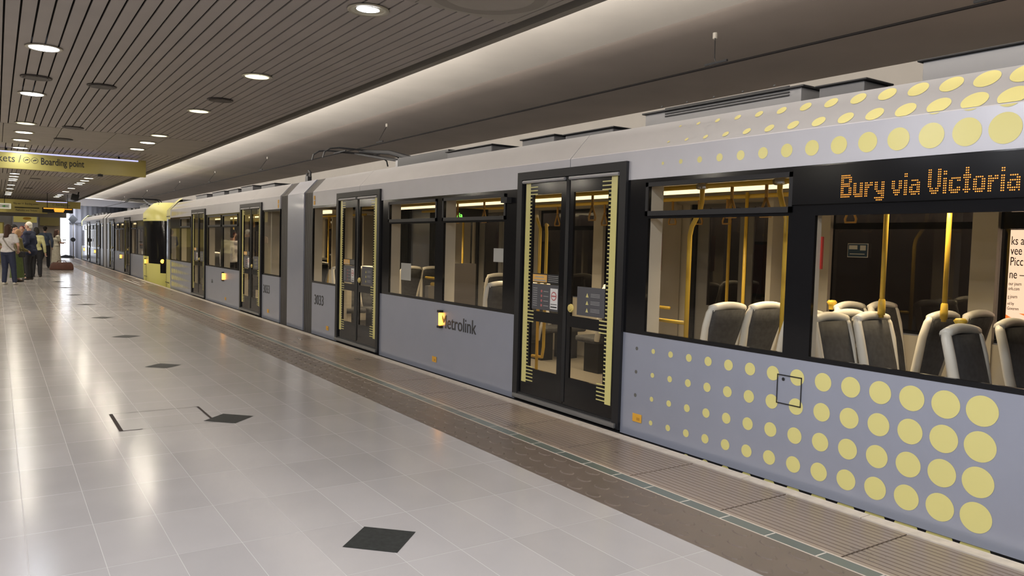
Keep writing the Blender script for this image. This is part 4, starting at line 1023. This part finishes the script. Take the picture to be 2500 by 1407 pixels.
    if hair_style == 'cap':
        b = MB(); b.ring(hp(0, -.005, .06), [(.0001, .085 * k), (.06 * k, .07 * k), (.09 * k, .03 * k), (.095 * k, 0), (.0001, 0)], 20); b.build('cap', extra or M_dark, root, smooth=True)
    if bag == 'strap':
        b = MB(); b.tube([S((-.12, ln + .02, 1.49)), S((-.05, -.165, 1.35)), S((.08, -.17, 1.15)), S((.19, -.08, 1.0)), S((.20, .08, 1.0)), S((.05, .18, 1.2)), S((-.12, .10, 1.44)), S((-.12, ln + .02, 1.49))], .016, 8); b.build('bag_strap', M_trim, root)
    return root
def cloth(n, c): return noisy(P(n, c, .8), .12, 14)
K_white = cloth('white_cotton', (.55, .53, .54)); K_jean = cloth('navy_denim', (.018, .024, .055)); K_olive = cloth('olive_knit', (.13, .11, .035)); K_green = cloth('green_skirt_cloth', (.06, .085, .02))
K_navy = cloth('navy_wool', (.008, .013, .04)); K_blk = cloth('black_trouser', (.010, .010, .014)); K_hiv = cloth('pale_yellow_top', (.42, .40, .20)); K_blue = cloth('slate_blue_shirt', (.055, .075, .12)); K_plum = cloth('dark_plum', (.035, .02, .06))
K_cream = cloth('cream_dress', (.45, .42, .34)); H_brown = cloth('brown_hair', (.05, .022, .015)); H_blond = cloth('blonde_hair', (.42, .25, .13)); H_white = cloth('white_hair', (.72, .68, .60)); H_black = cloth('black_hair', (.010, .007, .006)); S_white = P('white_shoe', (.55, .52, .46), .5); S_dark = P('dark_shoe', (.02, .014, .012), .5)
person((.30, 28.1, 0), -.5, 1.84, 'person with long brown hair, white top and dark jeans, seen from behind', K_white, K_jean, S_white, H_brown, 'long', sleeves='short', pose=dict(elR=(.30, -.02, 1.16), wrR=(.20, .16, 1.02), elL=(-.27, 0, 1.15), wrL=(-.15, .2, 1.0), anR=(.14, .08, .09), knR=(.12, .06, .5)), build=1.08, bag='strap')
person((.56, 29.8, 0), -1.3, 1.70, 'person with blonde hair, olive top and long green skirt', K_olive, None, S_dark, H_blond, 'bob', skirt=(K_green, .14), pose=dict(elR=(.24, .10, 1.12), wrR=(.12, .28, 1.05), elL=(-.24, .10, 1.12), wrL=(-.12, .28, 1.05), lean=.04))
person((.95, 31.0, 0), 1.15, 1.96, 'person with white hair in a navy blazer and black trousers', K_white, K_blk, S_dark, H_white, 'short', jacket=K_navy, pose=dict(elR=(.27, -.05, 1.14), wrR=(.22, .14, .98), elL=(-.27, -.05, 1.14), wrL=(-.20, .16, 1.0)), build=1.3)
person((.52, 32.8, 0), -1.9, 1.86, 'person with a dark cap standing behind the blonde person', K_blk, K_blk, S_dark, H_black, 'cap', extra=M_dark)
person((.80, 33.6, 0), PI - .3, 1.83, 'person with dark red hair just left of the white-haired person', K_plum, K_blk, S_dark, cloth('red_hair', (.16, .02, .025)), 'short')
person((1.22, 33.0, 0), -.3, 1.80, 'person with dark bushy hair in a pale yellow top behind the navy blazer', K_hiv, K_blk, S_dark, H_black, 'bob', sleeves='long', build=1.0)
person((1.88, 41.5, 0), -.15, 1.92, 'person in a slate blue shirt and dark trousers walking away', K_blue, K_blk, S_dark, H_black, 'short', pose=dict(knL=(-.10, -.02, .52), anL=(-.20, -.42, .16), knR=(.10, .12, .52), anR=(.10, .10, .09), elL=(-.27, .08, 1.14), wrL=(-.22, .22, 1.0), elR=(.27, -.08, 1.14), wrR=(.25, .05, .9)))
person((2.48, 44.5, 0), -1.2, 1.80, 'person in a cream top and long cream skirt looking at a phone', K_cream, None, S_white, H_brown, 'long', skirt=(K_cream, .16), sleeves='short', pose=dict(elR=(.20, .14, 1.12), wrR=(.08, .32, 1.14), elL=(-.20, .14, 1.12), wrL=(-.06, .32, 1.10), head=0.0, lean=.02, anR=(.1, .14, .09)))
b = MB(); b.box(-.04, .04, -.09, .09, -.006, .006); o = b.build('mobile_phone', M_dark); o.location = (2.85, 44.66, 1.29); o.rotation_euler = (0, -.5, -1.2); bevel(o, .004, 2); tag(o, 'dark mobile phone held up by the person in cream', 'phone')
# holdall on the floor
hb = empty('holdall_bag', (2.42, 39.6, 0)); tag(hb, 'brown leather holdall bag standing on the platform floor', 'bag')
b = MB(); b.prism([(-.44, 0), (.44, 0), (.46, .05), (.44, .24), (.36, .34), (-.34, .34), (-.42, .24), (-.47, .05)], -.17, .17); o = bevel(b.build('bag_body', noisy(P('brown_leather', (.11, .042, .028), .45), .15, 8), hb), .05, 4); o.data.polygons.foreach_set('use_smooth', [True] * len(o.data.polygons))
for s in (-1, 1):
    b = MB(); b.tube([(-.20, s * .12, .30), (-.14, s * .15, .40), (.14, s * .15, .40), (.20, s * .12, .30)], .012, 8); b.build('bag_handle', P('handle_leather', (.10, .03, .02), .5) if not bpy.data.materials.get('handle_leather') else bpy.data.materials['handle_leather'], hb)
b = MB(); b.box(-.36, .36, -.006, .006, .338, .345); b.build('zip', M_dark, hb)
# carried bag
cb = empty('handbag', (.66, 28.3, .72)); tag(cb, 'small black handbag at the hip of the person in the white top', 'bag')
b = MB(); b.box(-.09, .09, -.05, .05, .12, .30); bevel(b.build('bag_body', M_dark, cb), .03, 3)
b = MB(); b.tube([(-.05, 0, .29), (-.03, 0, .36), (.03, 0, .36), (.05, 0, .29)], .008, 6); b.build('bag_handle', M_dark, cb)
# added figure in the near tram's far half, stands in for a window reflection
person((5.05, 20.5, .015), -.4, 1.80, 'figure in a white shirt inside the near tram, standing in for a reflection', K_white, K_blk, S_dark, H_black, 'short')
